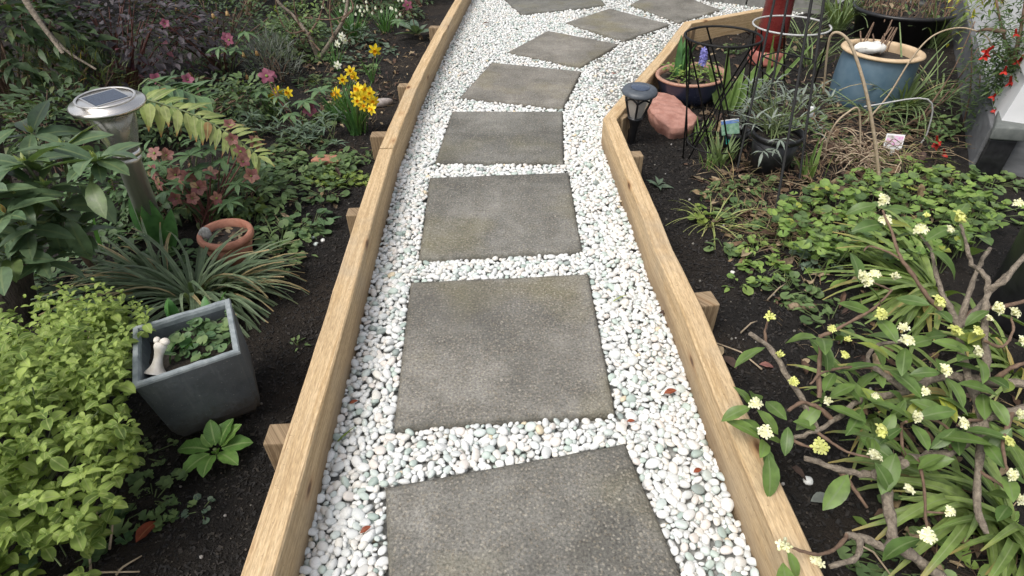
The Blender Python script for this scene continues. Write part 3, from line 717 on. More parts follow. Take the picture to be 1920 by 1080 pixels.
t.part('solar_panel', block([tuple((lid @ Vector((x, y, z)))[:]) for z in (.0145, .0175) for x, y in ((-.048, -.045), (.048, -.045), (.048, .045), (-.048, .045))], .001), M_PV, False)
t.part('panel_frame', join([block([tuple((lid @ Vector((x, y, z)))[:]) for z in (.0146, .0168) for x, y in r], .0008) for r in (((-.055, -.052), (.055, -.052), (.055, -.046), (-.055, -.046)), ((-.055, .046), (.055, .046), (.055, .052), (-.055, .052)), ((-.055, -.0455), (-.049, -.0455), (-.049, .0455), (-.055, .0455)), ((.049, -.0455), (.055, -.0455), (.055, .0455), (.049, .0455)))]), M_SPOT, False)

# --- arching lime coloured frond
p = [ray(255, 190, 1.85), ray(320, 200, 1.83), ray(390, 228, 1.80), ray(440, 258, 1.76), ray(484, 292, 1.72)]
b = ground(330, 400); t = Thing('arching_frond', 'lime green arching frond with drooping paired leaflets beside the steel lamp', 'fern', b)
stem(t, [b + V3(-.08, .1, 0), ray(240, 260, 1.85), p[0]] + p[1:], [.005, .002])
ln = smooth_line(p, 5)
for i, q in enumerate(ln[1:]):
    f = i / len(ln); d = ln[i + 1] - ln[i]; a = math.atan2(d[1], d[0])
    for sd in (-1, 1): t.add('leaflet', G_LA[rng.randrange(5)], L_FROND, place(q, a + sd * U(.7, 1.15), R(U(-40, -8) if sd < 0 else U(-12, 22)), (U(.105, .13) if sd < 0 else U(.085, .11)) * (1 - .5 * f), .95, sd * U(.2, .6)))
t.add('leaflet', G_LA[0], L_FROND, place(ln[-1], a, -.3, .07)); t.done()
# second green frond behind it
b = ground(250, 330); t = Thing('shadowed_frond', 'darker green pinnate frond just behind the lime frond', 'fern', b)
p = [b, ray(262, 160, 2.02), ray(320, 165, 2.05), ray(385, 185, 2.05)]; ln = smooth_line(p[1:], 6); stem(t, p, [.004, .002])
for i, q in enumerate(ln[1:]):
    for sd in (-1, 1): t.add('leaflet', G_LA[rng.randrange(5)], L_HELL, place(q, sd * U(.8, 1.2), R(U(-20, 10)), U(.09, .12), 1.1))
t.done()

# --- hellebores
def hellebore(base, label, flowers, leaves, fl_mat, s=.028, group='hellebores in the left bed'):
    t = Thing('hellebore', label, 'hellebore', base, group)
    for (q, Yq, az, el) in flowers:
        c = ray(*q, Yq); t.part('stem', tube(smooth_line([V3(*base) + V3(U(-.03, .03), U(-.03, .03), 0), (V3(*base) + c) / 2 + V3(U(-.02, .02), 0, .02), c], 3), [.003, .002], 5), M_RSTEM)
        t.add('flower', G_HELL[rng.randrange(4)], [fl_mat, L_MOSS], Matrix.Translation(Vector(c)) @ frame(az, 0) @ Matrix.Rotation(R(-el), 4, 'X') @ Matrix.Rotation(U(0, 6), 4, 'Z') @ Matrix.Scale(s * U(.8, 1.1), 4))
    for (q, Yq, L) in leaves: palmate(t, ray(*q, Yq), 7, L, L_HELL, U(-.25, .15), U(0, 6), stalk=base)
    return t.done()
F1 = [((290, 288), 1.72, -1.5, 40), ((312, 292), 1.74, -.9, 50), ((288, 322), 1.66, -2, 70), ((330, 328), 1.66, -1.3, 60), ((352, 332), 1.64, -.5, 55), ((395, 325), 1.66, -1, 50), ((436, 262), 1.74, -1.2, 60), ((455, 304), 1.68, -.6, 50), ((405, 372), 1.56, -.4, 75), ((332, 372), 1.56, -1.6, 70), ((372, 352), 1.6, -1.1, 65), ((450, 285), 1.7, -.2, 55), ((470, 330), 1.66, -.8, 60), ((430, 235), 1.8, -.8, 35), ((385, 350), 1.62, -2, 60), ((478, 268), 1.76, -.3, 70), ((345, 352), 1.62, -2.2, 62), ((300, 345), 1.63, -2.1, 75), ((360, 372), 1.57, -.9, 68)]
hellebore(ground(390, 425), 'large hellebore clump crowded with dusky pink and tan flowers behind the terracotta pot', F1, [((355, 292), 1.7, .085), ((372, 262), 1.78, .08), ((300, 310), 1.68, .07), ((420, 300), 1.72, .075), ((445, 345), 1.64, .08), ((340, 345), 1.62, .06), ((400, 280), 1.76, .07), ((310, 360), 1.58, .07), ((430, 380), 1.58, .075), ((470, 300), 1.74, .07), ((370, 320), 1.66, .08)], L_PINK)
hellebore(ground(520, 470), 'flowerless hellebore with big fingered leaves lying over the soil by the left board', [], [((508, 405), 1.72, .11), ((545, 430), 1.64, .09), ((480, 430), 1.64, .09), ((570, 385), 1.78, .085), ((530, 370), 1.86, .08), ((500, 455), 1.56, .085), ((585, 350), 1.94, .08), ((560, 460), 1.58, .07), ((470, 380), 1.76, .08), ((600, 400), 1.74, .075)], L_PINK)
hellebore(ground(560, 240), 'hellebore with one plum red and one mauve nodding bloom below the silver bush', [((500, 143), 2.5, -1.2, 50), ((581, 204), 2.42, -1.4, 80), ((508, 140), 2.52, -.4, 45)], [((570, 190), 2.42, .08), ((600, 170), 2.5, .08), ((545, 215), 2.36, .07), ((520, 180), 2.46, .07), ((490, 170), 2.5, .08)], L_MAG, .034)
hellebore(ground(430, 160), 'hellebore with bright magenta flower among the bell covered bush', [((425, 72), 2.72, -1., 55), ((430, 75), 2.7, -1.8, 70), ((293, 149), 2.35, -1.2, 60), ((310, 45), 2.6, -1.2, 60), ((352, 150), 2.4, -1, 60)], [((440, 95), 2.72, .08), ((410, 90), 2.7, .07), ((460, 60), 2.85, .08)], L_MAG, .027)
hellebore(ground(775, 60), 'single pink flowered hellebore at the top beside the left board', [((764, 10), 3.75, -1.2, 60)], [((750, 40), 3.6, .08)], L_MAG, .034)

# --- terracotta pot, tipped a little
def rimmed_pot(t, b, M, r, h, mat, rimmat=None, thick=.008, rim=.02, k=40, lo=.68):
    t.part('pot_body', lathe([(0, 0), (r * lo, 0), (r * (lo + .9) / 2 * 1.02, h * .45), (r * .93, h - rim), (r - thick, h - rim), (r * .86 - thick, h * .5), (r * .5, .015)], k, M), mat)
    t.part('rim', lathe([(r * .92, h - rim * 1.05), (r, h - rim), (r * 1.03, h - rim * .5), (r * 1.01, h - .002), (r * .96, h + .002), (r - thick * 1.6, h), (r - thick * 1.9, h - rim)], k, M), rimmat or mat)
b = ground(436, 482); M = Matrix.Translation(Vector(b) + Vector((0, 0, -.012))) @ Matrix.Rotation(R(3), 4, 'Y')
t = Thing('terracotta_pot', 'terracotta pot of dry soil half hidden behind the strappy clump', 'flower pot', b)
rimmed_pot(t, b, M, .075, .115, M_TERRA); t.part('soil', lathe([(0, .098), (.03, .1), (.066, .094)], 24, M), M_COMPOST)
g = join([G_OV[k % 4].tf(M @ Matrix.Translation((U(-.045, .045), U(-.045, .045), .102)) @ frame(U(0, 6), U(-.3, .5)) @ Matrix.Scale(U(.012, .03), 4)) for k in range(34)]); t.part('dead_leaves', g, M_LITTER, kind='stuff')
p = ray(383, 440, 1.42); V = PB3[3].tf(Matrix.Translation(Vector(p)) @ Matrix.Rotation(.5, 4, 'Y') @ Matrix.Diagonal((.017, .010, .026, 1)))
single('speckled_stone', V, plain('speckled_rock', (.16, .16, .15), (.42, .42, .4), 120, .8, .4), 'small grey speckled stone leaning against the left side of the terracotta pot', 'stone', p)

# --- broad upright bulb leaves
b = ground(298, 470); t = Thing('tulip', 'pair of broad upright bulb leaves without a flower standing in front of the lamp post', 'bulb plant', b)
for q, az, el, L, w in (((288, 460), 2.2, 84, .175, .36), ((305, 462), .7, 86, .17, .34), ((325, 470), .3, 74, .14, .3), ((200, 480), 1.9, 68, .13, .3)):
    t.add('leaf', leaf('ellip', w, 3, -8, 7, .5), L_TULIP, place(at(*q, .0), az, R(el), L, 1., R(-75 if az > 1 else 75)))
t.done()

# --- grey green strap leaved clump
b = ground(365, 560); t = Thing('strap_leaved_clump', 'big arching clump of narrow grey green leaves behind the square planter', 'grass like plant', b)
straps(t, b, 120, .18, .31, L_STRAP, (40, 85), (-85, 5), .036, .055, var=16)
straps(t, b + V3(.06, .02, 0), 75, .15, .25, L_STRAP, (30, 70), (-70, -5), .036, .05, (-.9, .9))
straps(t, b + V3(-.08, .03, 0), 70, .18, .30, L_STRAP, (35, 75), (-70, 5), .036, .05, (2, 4.2)); t.done()

# --- square planter
z = .2
fl, fr = at(335, 834), at(497, 772); tl, tr = at(247, 727, z), at(450, 659, z); bl2, br2 = at(247, 615, z), at(433, 559, z)
dp = ((bl2 - tl) + (br2 - tr)) / 2; w = tr - tl
tl, tr = tl, tr; TL, TR = tl + dp, tr + dp
bot = [fl, fr, fr + dp * .88, fl + dp * .88]; top = [tl, tr, TR, TL]
t = Thing('square_planter', 'slate grey square planter with worn pale rim, tapering to its base', 'planter', sum(bot) / 4)
def lerp4(A, c, k): return [a + (c - a) * k for a in A]
ct = sum(top) / 4; cb = sum(bot) / 4; th = .12
itop = lerp4(top, ct, th * 1.1); ibot = [q + V3(0, 0, .13) for q in lerp4(bot, cb, th)]
ins = lerp4(bot, cb, .12)
lowtop = [q - V3(0, 0, .004) for q in top]
bm = bmesh.new(); vs = [[bm.verts.new(tuple(q)) for q in L] for L in (ins, [a + V3(0, 0, .025) for a in bot], lowtop)]
bm.faces.new(vs[0][::-1])
for A, B in ((vs[0], vs[1]), (vs[1], vs[2])):
    for i in range(4): bm.faces.new((A[i], A[(i + 1) % 4], B[(i + 1) % 4], B[i]))
bmesh.ops.bevel(bm, geom=[e for e in bm.edges if not e.is_boundary], offset=.009, segments=3, affect='EDGES'); bmesh.ops.recalc_face_normals(bm, faces=bm.faces[:])
t.part('planter_body', from_bm(bm), M_STONE)
rg = []
for i in range(4):
    a, b_, c, d = top[i], top[(i + 1) % 4], itop[(i + 1) % 4], itop[i]
    rg.append((a, b_, c, d))
V = []; Q = []; n = 16
for (a, b_, c, d) in rg:
    o = len(V)
    for j in range(n + 1):
        f = j / n; e = lambda s: bump2(s[0] * 5, s[1] * 5, 12) * .0022
        po = a + (b_ - a) * f; pi = d + (c - d) * f
        V += [po - V3(0, 0, .006), po + V3(0, 0, -.001 + e(po)), po * .85 + pi * .15 + V3(0, 0, .002 + e(po)), po * .2 + pi * .8 + V3(0, 0, .0015 + e(pi)), pi + V3(0, 0, -.004 + e(pi)), pi - V3(0, 0, .014)]
    for j in range(n):
        for k in range(5): Q.append((o + j * 6 + k, o + (j + 1) * 6 + k, o + (j + 1) * 6 + k + 1, o + j * 6 + k + 1))
t.part('rim', Geo(V, Q), M_RIM, False)
V = itop + ibot; t.part('inner_walls', Geo([v - V3(0, 0, .012) for v in itop] + ibot, [(0, 1, 5, 4), (1, 2, 6, 5), (2, 3, 7, 6), (3, 0, 4, 7)]), M_STONE, False)
soil = lerp4([q + V3(0, 0, .155 - .0) for q in bot], cb + V3(0, 0, .155), .02); soil = [ibot[i] * .15 + (itop[i]) * .85 - V3(0, 0, .03) for i in range(4)]
gsoil = [[(soil[0] * (1 - u) + soil[1] * u) * (1 - v) + (soil[3] * (1 - u) + soil[2] * u) * v + V3(0, 0, U(-.006, .006)) for u in np.linspace(0, 1, 12)] for v in np.linspace(0, 1, 12)]
t.part('soil', Geo(np.array(gsoil).reshape(-1, 3), [(j * 12 + i, j * 12 + i + 1, j * 12 + i + 13, j * 12 + i + 12) for j in range(11) for i in range(11)]), M_COMPOST)
sz = np.mean(soil, 0)[2]
b = at(375, 640, sz); p2 = Thing('planter_seedlings', 'bright green seedlings filling the right of the square planter', 'seedlings', b)
for _ in range(85):
    q = in_px([(310, 660), (340, 690), (440, 650), (425, 580), (370, 590), (330, 620)], sz + U(.0, .03)); p2.add('leaf', G_RD[rng.randrange(4)], L_SMALL if rng.random() < .5 else L_HELL, place(q, U(0, 6.28), U(-.3, .5), U(.014, .028), 1, U(-.4, .4)))
for q, az, el, L in (((328, 615), 1.3, 82, .075), ((335, 612), 1.9, 75, .065), ((410, 590), .8, 60, .06), ((350, 630), -1.2, 20, .06), ((368, 650), -1.6, 40, .05), ((320, 685), 1.2, 55, .05), ((395, 600), 2, 50, .055)):
    p2.add('broad_leaf', leaf('ellip', .42, 10, -20, 6, .3), L_TULIP, place(at(*q, sz), az, R(el), L, 1., U(-.8, .8)))
p2.done()
b = at(292, 700, sz + .01); tp = at(302, 642, sz + .055)
g = join([tube(smooth_line([b, b * .7 + tp * .3, b * .3 + tp * .7, tp], 4), [.021, .0175, .014, .0115, .0095, .0085, .008, .0083, .009, .0105, .012, .0115, .008], 12), PB2[2].tf(Matrix.Translation(Vector(tp) + Vector((-.009, .003, .003))) @ Matrix.Diagonal((.007, .007, .006, 1))), PB2[3].tf(Matrix.Translation(Vector(tp) + Vector((.009, 0, .003))) @ Matrix.Diagonal((.0095, .008, .007, 1)))])
single('bleached_bone', g, M_BONE, 'bleached white bone standing in the left corner of the square planter', 'bone', b)

# --- golden oregano mound
b = at(60, 960); C = at(62, 850, .10); C[2] = .075
t = Thing('golden_shrub', 'dense mound of small lime gold leaves filling the lower left corner', 'shrub', b)
G_OR = [leaf('ellip', U(.55, .68), U(5, 25), U(-65, -15), 5, .35, .08, U(-.1, .1)) for _ in range(7)]
def incut(p):
    x, y = pix(p)
    return x < 280 - max(0, (y - 800)) * .45 - max(0, 560 - y) * 2.2 and not (238 < x and 585 < y < 770) and y > 505 + 22 * math.sin(x * .06)
heads = 0; tries = 0
while heads < 820 and tries < 40000:
    tries += 1
    d = nrng.normal(size=3); d[2] = abs(d[2]); d /= np.linalg.norm(d)
    tip = C + d * V3(.36, .42, .275) * U(.55, 1.02) * (1 + .12 * bump2(d[0] * 3, d[1] * 3, 2))
    if not incut(tip): continue
    heads += 1; a0 = U(0, 6.28); ax = V3(d[0] * .6, d[1] * .6 - .1, .75); ax /= np.linalg.norm(ax)
    for lev in range(4):                                   # opposite pairs, each turned a quarter, larger downwards
        q = tip - ax * .018 * lev; s = (.012, .018, .024, .027)[lev] * U(.7, 1.25)
        for sd in (0, 1):
            a = a0 + sd * PI + lev * PI / 2 + U(-.3, .3)
            t.add('leaf', G_OR[rng.randrange(7)], L_ORE, place(q, a, R((48, 28, 10, -8)[lev] + U(-12, 12)), s, 1, U(-.3, .3)))
twigs(t, b, C, (.3, .32, .24), 50, .003, M_GSTEM); t.done()

# --- plants on the soil in the lower left
b = ground(408, 852); t = Thing('foxglove_seedling', 'fresh green leafy seedling growing against the foot of the square planter', 'seedling', b)
G_FX = [leaf('ellip', .58, U(8, 20), U(-40, -15), 8, .3, .13) for _ in range(4)]
for az, L, el in ((3.1, .068, 12), (.25, .062, 8), (-.55, .058, 0), (1.1, .06, 40), (1.9, .055, 45), (-1.5, .06, 20), (-2.3, .06, 0), (.7, .06, 32), (2.5, .035, 55), (-.9, .03, 62)):
    t.add('leaf', G_FX[rng.randrange(4)], L_ROSE, place(b + V3(math.cos(az) * .012, math.sin(az) * .012, .032), az, R(el), L, 1.0, U(-.2, .2)))
stem(t, [b - V3(0, 0, .01), b + V3(0, 0, .036)], [.005, .004]); t.done()
def lowplant(name, label, cat, px, py, n, rad, geos, mat, s0, s1, z0=.0, z1=.04, group=None, sq=.8):
    b = ground(px, py); t = Thing(name, label, cat, b, group or ('weeds and seedlings in the beds' if name == 'weed_patch' else None))
    for k in range(n):
        a = U(0, 6.28); r = rad * math.sqrt(rng.random()); p = b + V3(r * math.cos(a), r * math.sin(a) * sq, U(z0, z1) * (1 - .5 * r / rad))
        t.add('leaf', geos[rng.randrange(len(geos))], mat, place(p, a + U(-.8, .8), R(U(-25, 25)), U(s0, s1), 1, U(-.35, .35)))
        if k % 3 == 0: t.part('stalk', tube([b + V3(r * .3 * math.cos(a), r * .3 * math.sin(a), 0), p], .0012, 4, False), M_GSTEM)
    return t.done()
lowplant('strawberry_plant', 'low scalloped green seedling patch between golden mound and left board', 'small plant', 283, 935, 30, .075, G_LOB, L_SMALL, .016, .038, 0, .03)
lowplant('lobed_seedling', 'single pair of dark scalloped leaves just left of the red fallen leaf', 'small plant', 214, 990, 5, .03, G_LOB, L_HELL, .03, .042, .01, .03)
lowplant('dark_seedling', 'dark green ruffled seedling under the golden mound at the bottom edge', 'small plant', 120, 1050, 9, .05, G_LOB, L_HELL, .03, .045, .01, .04)
lowplant('tiny_weed', 'tiny round leaved weed under the planter corner', 'weed', 262, 850, 40, .07, G_RD, L_SMALL, .007, .013, 0, .02)
lowplant('tiny_sprig', 'tiny pale sprig on bare soil right of the scalloped patch', 'weed', 372, 950, 10, .03, G_RD, L_EUPH, .010, .016, 0, .015)
lowplant('small_sprig', 'small green sprig at the tips of the strap leaves near the left board', 'weed', 556, 640, 9, .02, G_OV, L_SMALL, .012, .02, 0, .02)
b = ground(271, 1004); single('red_leaf', leaf('ellip', .6, 10, -30, 6, .35, .1).tf(place(b + V3(-.01, -.012, .008), 1.1, .2, .045)), L_RED, 'curled red fallen leaf on the dark soil at the bottom left', 'fallen leaf', b)
for q0, q1, z0, z1, lab in (((170, 1075), (182, 960), .01, .05, 'short upright tan twig under the golden mound'), ((120, 1080), (262, 1072), .012, .015, 'pale twig lying along the bottom edge'), ((205, 1030), (212, 975), .01, .05, 'thin reddish twig leaning by the dark scalloped leaves'), ((150, 1000), (190, 965), .015, .03, 'grey twig slanting out from the golden mound'), ((218, 1078), (266, 1042), .004, .004, 'thin pale twig lying near the red leaf')):
    a, c = at(*q0, z0 - .02), at(*q1, z1 - .02); single('twig', tube(smooth_line([a, (a + c) / 2 + V3(U(-.01, .01), U(-.01, .01), .006), c], 3), [.0025, .0014], 5), M_TAN, lab, 'twig', a, 'loose twigs on the soil')

# --- daffodils
def daffodil(px, py, label, n_l, flowers, hl, spread=.03, fs=.028, petal=None, tr=None):
    b = ground(px, py); t = Thing('daffodil_clump', label, 'daffodils', b, 'clumps of daffodils in the left bed')
    straps(t, b, n_l, hl * .7, hl * 1.1, L_DAFF, (74, 92), (35, 80), .05, spread, shape='blade', var=7, nseg=5)
    for (q, dy) in flowers:
        c = ray(*q, b[1] + dy); a = -PI / 2 + U(-.9, .9)
        t.part('stem', tube(smooth_line([b + V3(U(-.02, .02), U(-.02, .02), 0), (b + c) / 2 + V3(0, 0, .01), c + V3(0, .01, .002), c], 3), .0022, 5), M_GSTEM)
        t.add('flower', G_DAFF[rng.randrange(3)], [petal or L_YELL, tr or L_TRUMP], Matrix.Translation(Vector(c)) @ frame(a, R(U(-10, 25))) @ Matrix.Rotation(R(-90), 4, 'X') @ Matrix.Rotation(U(0, 6), 4, 'Z') @ Matrix.Scale(fs * U(.85, 1.15), 4))
    return t.done()
daffodil(672, 243, 'fullest daffodil clump, a dense bunch of yellow blooms nearest the left board', 60, [((668 + 14 * i + U(-4, 4), 166 + 13 * j + U(-4, 4) + 5 * i), -.02 - .03 * j + U(-.02, .02)) for i in range(3) for j in range(3)] + [((702, 190), 0), ((672, 170), .03), ((690, 172), .02)], .20, .04, .026)
daffodil(632, 222, 'daffodils with a single open bloom just left of the fullest clump', 30, [((634, 175), 0), ((629, 177), .02)], .15, .03, .03)
daffodil(515, 218, 'short daffodil clump with three blooms farthest left, above the fronds', 24, [((513, 181), 0), ((522, 172), .03), ((541, 174), .0)], .14, .035, .028)
daffodil(645, 200, 'slender daffodils with two blooms above the middle clump', 18, [((657, 134), .02), ((643, 149), .0), ((664, 142), .02)], .16, .03, .028)
daffodil(697, 150, 'single small daffodil farthest up the bed near the left board', 12, [((703, 94), .0)], .15, .02, .03)
daffodil(632, 130, 'white flowered bulbs standing behind the yellow daffodils', 18, [((641, 68), 0), ((633, 82), .02), ((646, 76), .03), ((633, 122), -.1)], .15, .03, .022, L_WHITE, L_WHITE)
def drops(px, py, label, n, nf, hl):
    b = ground(px, py); t = Thing('snowdrop_clump', label, 'snowdrops', b, 'clumps of white bells at the top of the left bed')
    straps(t, b, n, hl * .7, hl, L_DAFF, (70, 90), (10, 70), .045, .07, shape='blade', var=7, nseg=5)
    bell = star(5, 1, .6, 78, 0, 60)
    for k in range(nf):
        c = b + V3(U(-.13, .13), U(-.1, .1), U(.6, 1.) * hl); t.add('flower', bell, L_WHITE, Matrix.Translation(Vector(c)) @ Matrix.Rotation(PI + U(-.4, .4), 4, 'X') @ Matrix.Scale(.022, 4))
    return t.done()
drops(662, 75, 'dark green strappy clump with white bells right of the branched shrub', 60, 12, .24)
drops(722, 55, 'loose snowdrop clump nearer the left board', 40, 14, .18)

# --- rosette by the far left board
b = ground(783, 68); t = Thing('pale_rosette', 'rosette of large pale green leaves against the far left board', 'leafy plant', b)
for az, L in ((2.6, .17), (1.9, .14), (.3, .15), (-2.7, .15), (-1.6, .14), (-.7, .12), (1.1, .13), (3.3, .12)): t.add('leaf', G_EL[rng.randrange(5)], L_EUPH, place(b + V3(0, 0, .03), az, R(U(5, 38)), L, .95, U(-.3, .3)))
t.done()
# --- silver bush, spiky blue green mats, sedum
b = ground(520, 150); t = Thing('silver_bush', 'soft silver grey bush behind the short daffodils', 'shrub', b)
mound(t, b + V3(0, 0, .06), (.15, .13, .15), 620, G_NEEDLE, L_GREY, .03, .06, .4, droop=-.5); twigs(t, b, b + V3(0, 0, .05), (.12, .12, .13), 14, .003, M_TWIG); t.done()
for px, py, n, lab in ((545, 255, 90, 'spiky blue green tuft below the short daffodils'), (610, 262, 80, 'sprawling blue green tuft left of the fullest daffodils'), (490, 250, 60, 'small blue green tuft right beside the lime frond tip')):
    b = ground(px, py); t = Thing('spurge_tuft', lab, 'perennial', b, 'blue green tufts in the left bed')
    for k in range(n // 9):
        c = b + V3(U(-.11, .11), U(-.08, .08), U(.03, .10)); stem(t, [b + V3(U(-.04, .04), U(-.04, .04), 0), c], [.002, .0018])
        for j in range(10): t.add('leaf', leaf_pool[rng.randrange(4)] if 'leaf_pool' in globals() else G_LA[rng.randrange(5)], L_EUPH, place(c - V3(0, 0, .002 * j), j * 2.4, R(U(-5, 40)), U(.035, .06), .6))
    t.done()
lowplant('sedum_mat', 'yellow green moss like mat touching the left board beside the second peg', 'ground cover', 645, 332, 260, .13, G_NEEDLE + G_RD, L_MOSS, .012, .024, 0, .03, sq=.35)
for px, py, n, r, m, lab in ((600, 225, 60, .09, L_SMALL, 'weedy green patch left of the fullest daffodil clump'), (690, 290, 18, .05, L_SMALL, 'weed by the grey topped peg'), (560, 320, 80, .13, L_SMALL, 'low green weeds in front of the broken red tile'), (480, 330, 70, .12, L_HELL, 'dark leafy weeds between the pink hellebores and the tile'), (640, 300, 40, .07, L_SMALL, 'small round leaves around the broken tile'), (520, 350, 60, .11, L_SMALL, 'green seedlings above the fingered hellebore'), (720, 95, 30, .08, L_EUPH, 'grey green tuft beside the single far daffodil'), (620, 320, 60, .08, L_SMALL, 'seedlings spilling to the black soil above the second peg'), (440, 400, 50, .09, L_MOSS, 'yellow green weeds behind the terracotta rim'), (590, 110, 60, .12, L_SMALL, 'round pale leaves at the foot of the branched shrub'), (690, 130, 30, .06, L_SMALL, 'fresh weed right of the slender daffodils'), (535, 440, 50, .1, L_SMALL, 'weed fringe along the soil right of the terracotta pot'), (225, 560, 40, .12, L_HELL, 'shaded weeds behind the golden mound'), (120, 545, 90, .14, L_HELL, 'shaded leafy weeds under the rhododendron'), (40, 560, 90, .15, L_DARK, 'dark leaves behind the top of the golden mound'), (300, 500, 70, .12, L_HELL, 'dark leaves between bulb leaves and strappy clump'), (520, 480, 60, .1, L_SMALL, 'weeds beyond the right tips of the strappy clump'), (580, 420, 50, .08, L_HELL, 'leafy weed edge on the black soil by the second peg'),
 (660, 190, 60, .1, L_SMALL, 'green weeds in the gap left of the slender daffodils'), (600, 155, 70, .12, L_DARK, 'dark leafy weeds right of the silver bush'), (570, 275, 70, .12, L_DARK, 'dark weeds around the blue green tufts'), (640, 55, 60, .14, L_SMALL, 'leafy undergrowth between the snowdrop clumps'), (720, 20, 60, .14, L_DARK, 'dark undergrowth behind the nearer snowdrops'), (665, 110, 40, .1, L_EUPH, 'grey green weeds below the white flowered bulbs'), (590, 310, 60, .1, L_SMALL, 'small weeds left of the broken tile'), (610, 360, 40, .08, L_SMALL, 'weed tips at the edge of the black soil'), (500, 300, 60, .12, L_SMALL, 'weeds under the lime frond tip'), (470, 420, 60, .1, L_HELL, 'dark leaves right of the terracotta rim'), (250, 430, 60, .12, L_HELL, 'dark leaves at the foot of the steel lamp'), (200, 480, 60, .12, L_DARK, 'shaded leaves between trunk and strappy clump')):
    lowplant('weed_patch', lab, 'weeds', px, py, n, r, G_OV + G_RD, m, .018, .04, 0, .05, sq=.8)
b = ground(615, 303); single('broken_tile', block([tuple(b + V3(x, y, z)) for z in (0, .03) for x, y in ((-.06, -.02), (.055, -.03), (.06, .02), (-.04, .03))], .006, 2), M_BRICKRED, 'broken red brown tile half sunk in the left bed', 'broken tile', b)
b = ground(716, 192); single('pale_shell', PB3[0].tf(Matrix.Translation(Vector(b) + Vector((0, 0, .015))) @ Matrix.Rotation(.6, 4, 'Z') @ Matrix.Diagonal((.05, .024, .02, 1))), plain('grey_shell', (.2, .17, .16), (.45, .4, .37), 60, .7, .4), 'pale mauve grey stone beside the fullest daffodils', 'stone', b)

# --- background shrubs of the left bed
def shrub(name, label, b, C, rad, n, geos, mat, s0, s1, tw=16, r=.005, tm=None, inner=.45, droop=.2):
    t = Thing(name, label, 'shrub', b, 'leafy plants filling the left bed' if name == 'leafy_perennial' else None); mound(t, C, rad, n, geos, mat, s0, s1, inner, -.02, droop=droop); twigs(t, b, C, rad, tw, r, tm or M_TWIG); return t
b = ground(235, 190); shrub('plum_leaved_shrub', 'dark plum leaved shrub in the shade of the upper left', b, b + V3(0, .15, .22), (.50, .34, .30), 1500, G_OV, L_PURP, .03, .055, 40, tm=M_RSTEM).done()
b = ground(420, 130); t = shrub('bell_flowered_bush', 'dark small leaved bush hung with apricot bells beside the plum shrub', b, b + V3(0, -.05, .17), (.40, .36, .27), 1700, G_OV, L_DARK, .018, .032, 40)
BELL = join([lathe([(.02, 0), (.25, -.15), (.3, -.5), (.42, -.9), (.38, -.9), (.2, -.3)], 8), tube([(0, 0, 0), (0, 0, .5)], .03, 4, False)])
for q in ((425, 20), (300, 68), (355, 135), (415, 95), (455, 98), (418, 200), (462, 140), (330, 10), (398, 25), (480, 95), (500, 175), (466, 172), (365, 70)):
    t.add('flower', BELL, L_BELL, Matrix.Translation(Vector(ray(*q, b[1] - .30))) @ Matrix.Rotation(U(-.3, .3), 4, 'X') @ Matrix.Scale(.024, 4))
t.done()
b = ground(370, 240); shrub('low_dark_foliage', 'low dark foliage between the lime frond and the silver bush', b, b + V3(0, .0, .06), (.34, .22, .15), 900, G_OV, L_DARK, .02, .038, 16).done()
b = ground(170, 235); t = shrub('feathery_bush', 'feathery olive green bush just behind the steel lamp lid', b, b + V3(0, .0, .16), (.24, .16, .19), 900, G_NEEDLE, leafmat('olive_needle', (.07, .10, .04), (.14, .17, .06), old=(.3, .22, .04), veins=0), .03, .06, 20, droop=-.3).done()
b = ground(45, 230); t = shrub('dark_laurel', 'dark long leaved evergreen behind the tree trunk', b, b + V3(.0, .05, .28), (.42, .3, .38), 900, G_LA, L_DARK, .06, .12, 30, .008); stem(t, [ray(180, 130, b[1] - .1), ray(118, 90, b[1] - .1), ray(60, 20, b[1]), ray(40, -40, b[1])], [.004, .012], M_BARK); stem(t, [ray(118, 100, b[1] - .3), ray(60, 20, b[1] - .25), ray(35, -30, b[1] - .2)], [.006, .016], M_BARK); t.done()
b = ground(300, 20); shrub('tall_plum_shrub', 'second plum leaved shrub filling the top left behind the first', b, b + V3(-.05, .2, .3), (.75, .4, .42), 1300, G_OV, L_PURP, .04, .06, 30, tm=M_RSTEM).done()
b = ground(90, 60); shrub('shaded_evergreen', 'near black evergreen at the far upper left', b, b + V3(-.3, .4, .45), (1.1, .5, .6), 1500, G_LA, L_DARK, .07, .12, 30, .01).done()
b = ground(470, 30); shrub('far_green_bush', 'olive green bush behind the bell flowered bush at the top', b, b + V3(0, .15, .2), (.42, .3, .30), 1100, G_OV, L_SMALL, .028, .045, 24).done()
b = ground(790, 8); shrub('far_low_shrub', 'low dull green shrub beyond the pink hellebore at the top', b, b + V3(-.22, .22, .05), (.42, .3, .16), 700, G_OV, L_DARK, .03, .05, 14).done()
b = ground(690, -10); shrub('back_hedge', 'dark leafy growth along the very top of the left bed', b, b + V3(-.35, .5, .2), (.9, .35, .35), 1200, G_OV, L_DARK, .04, .06, 20).done()
for px, py, lab in ((470, 215, 'loose green perennial between daffodils and dark foliage'), (330, 255, 'leafy stems behind the pink hellebores'), (560, 60, 'yellow green seedlings under the branched shrub')):
    b = ground(px, py); shrub('leafy_perennial', lab, b, b + V3(0, 0, .05), (.18, .14, .12), 330, G_OV, L_SMALL, .022, .04, 10, .003).done()

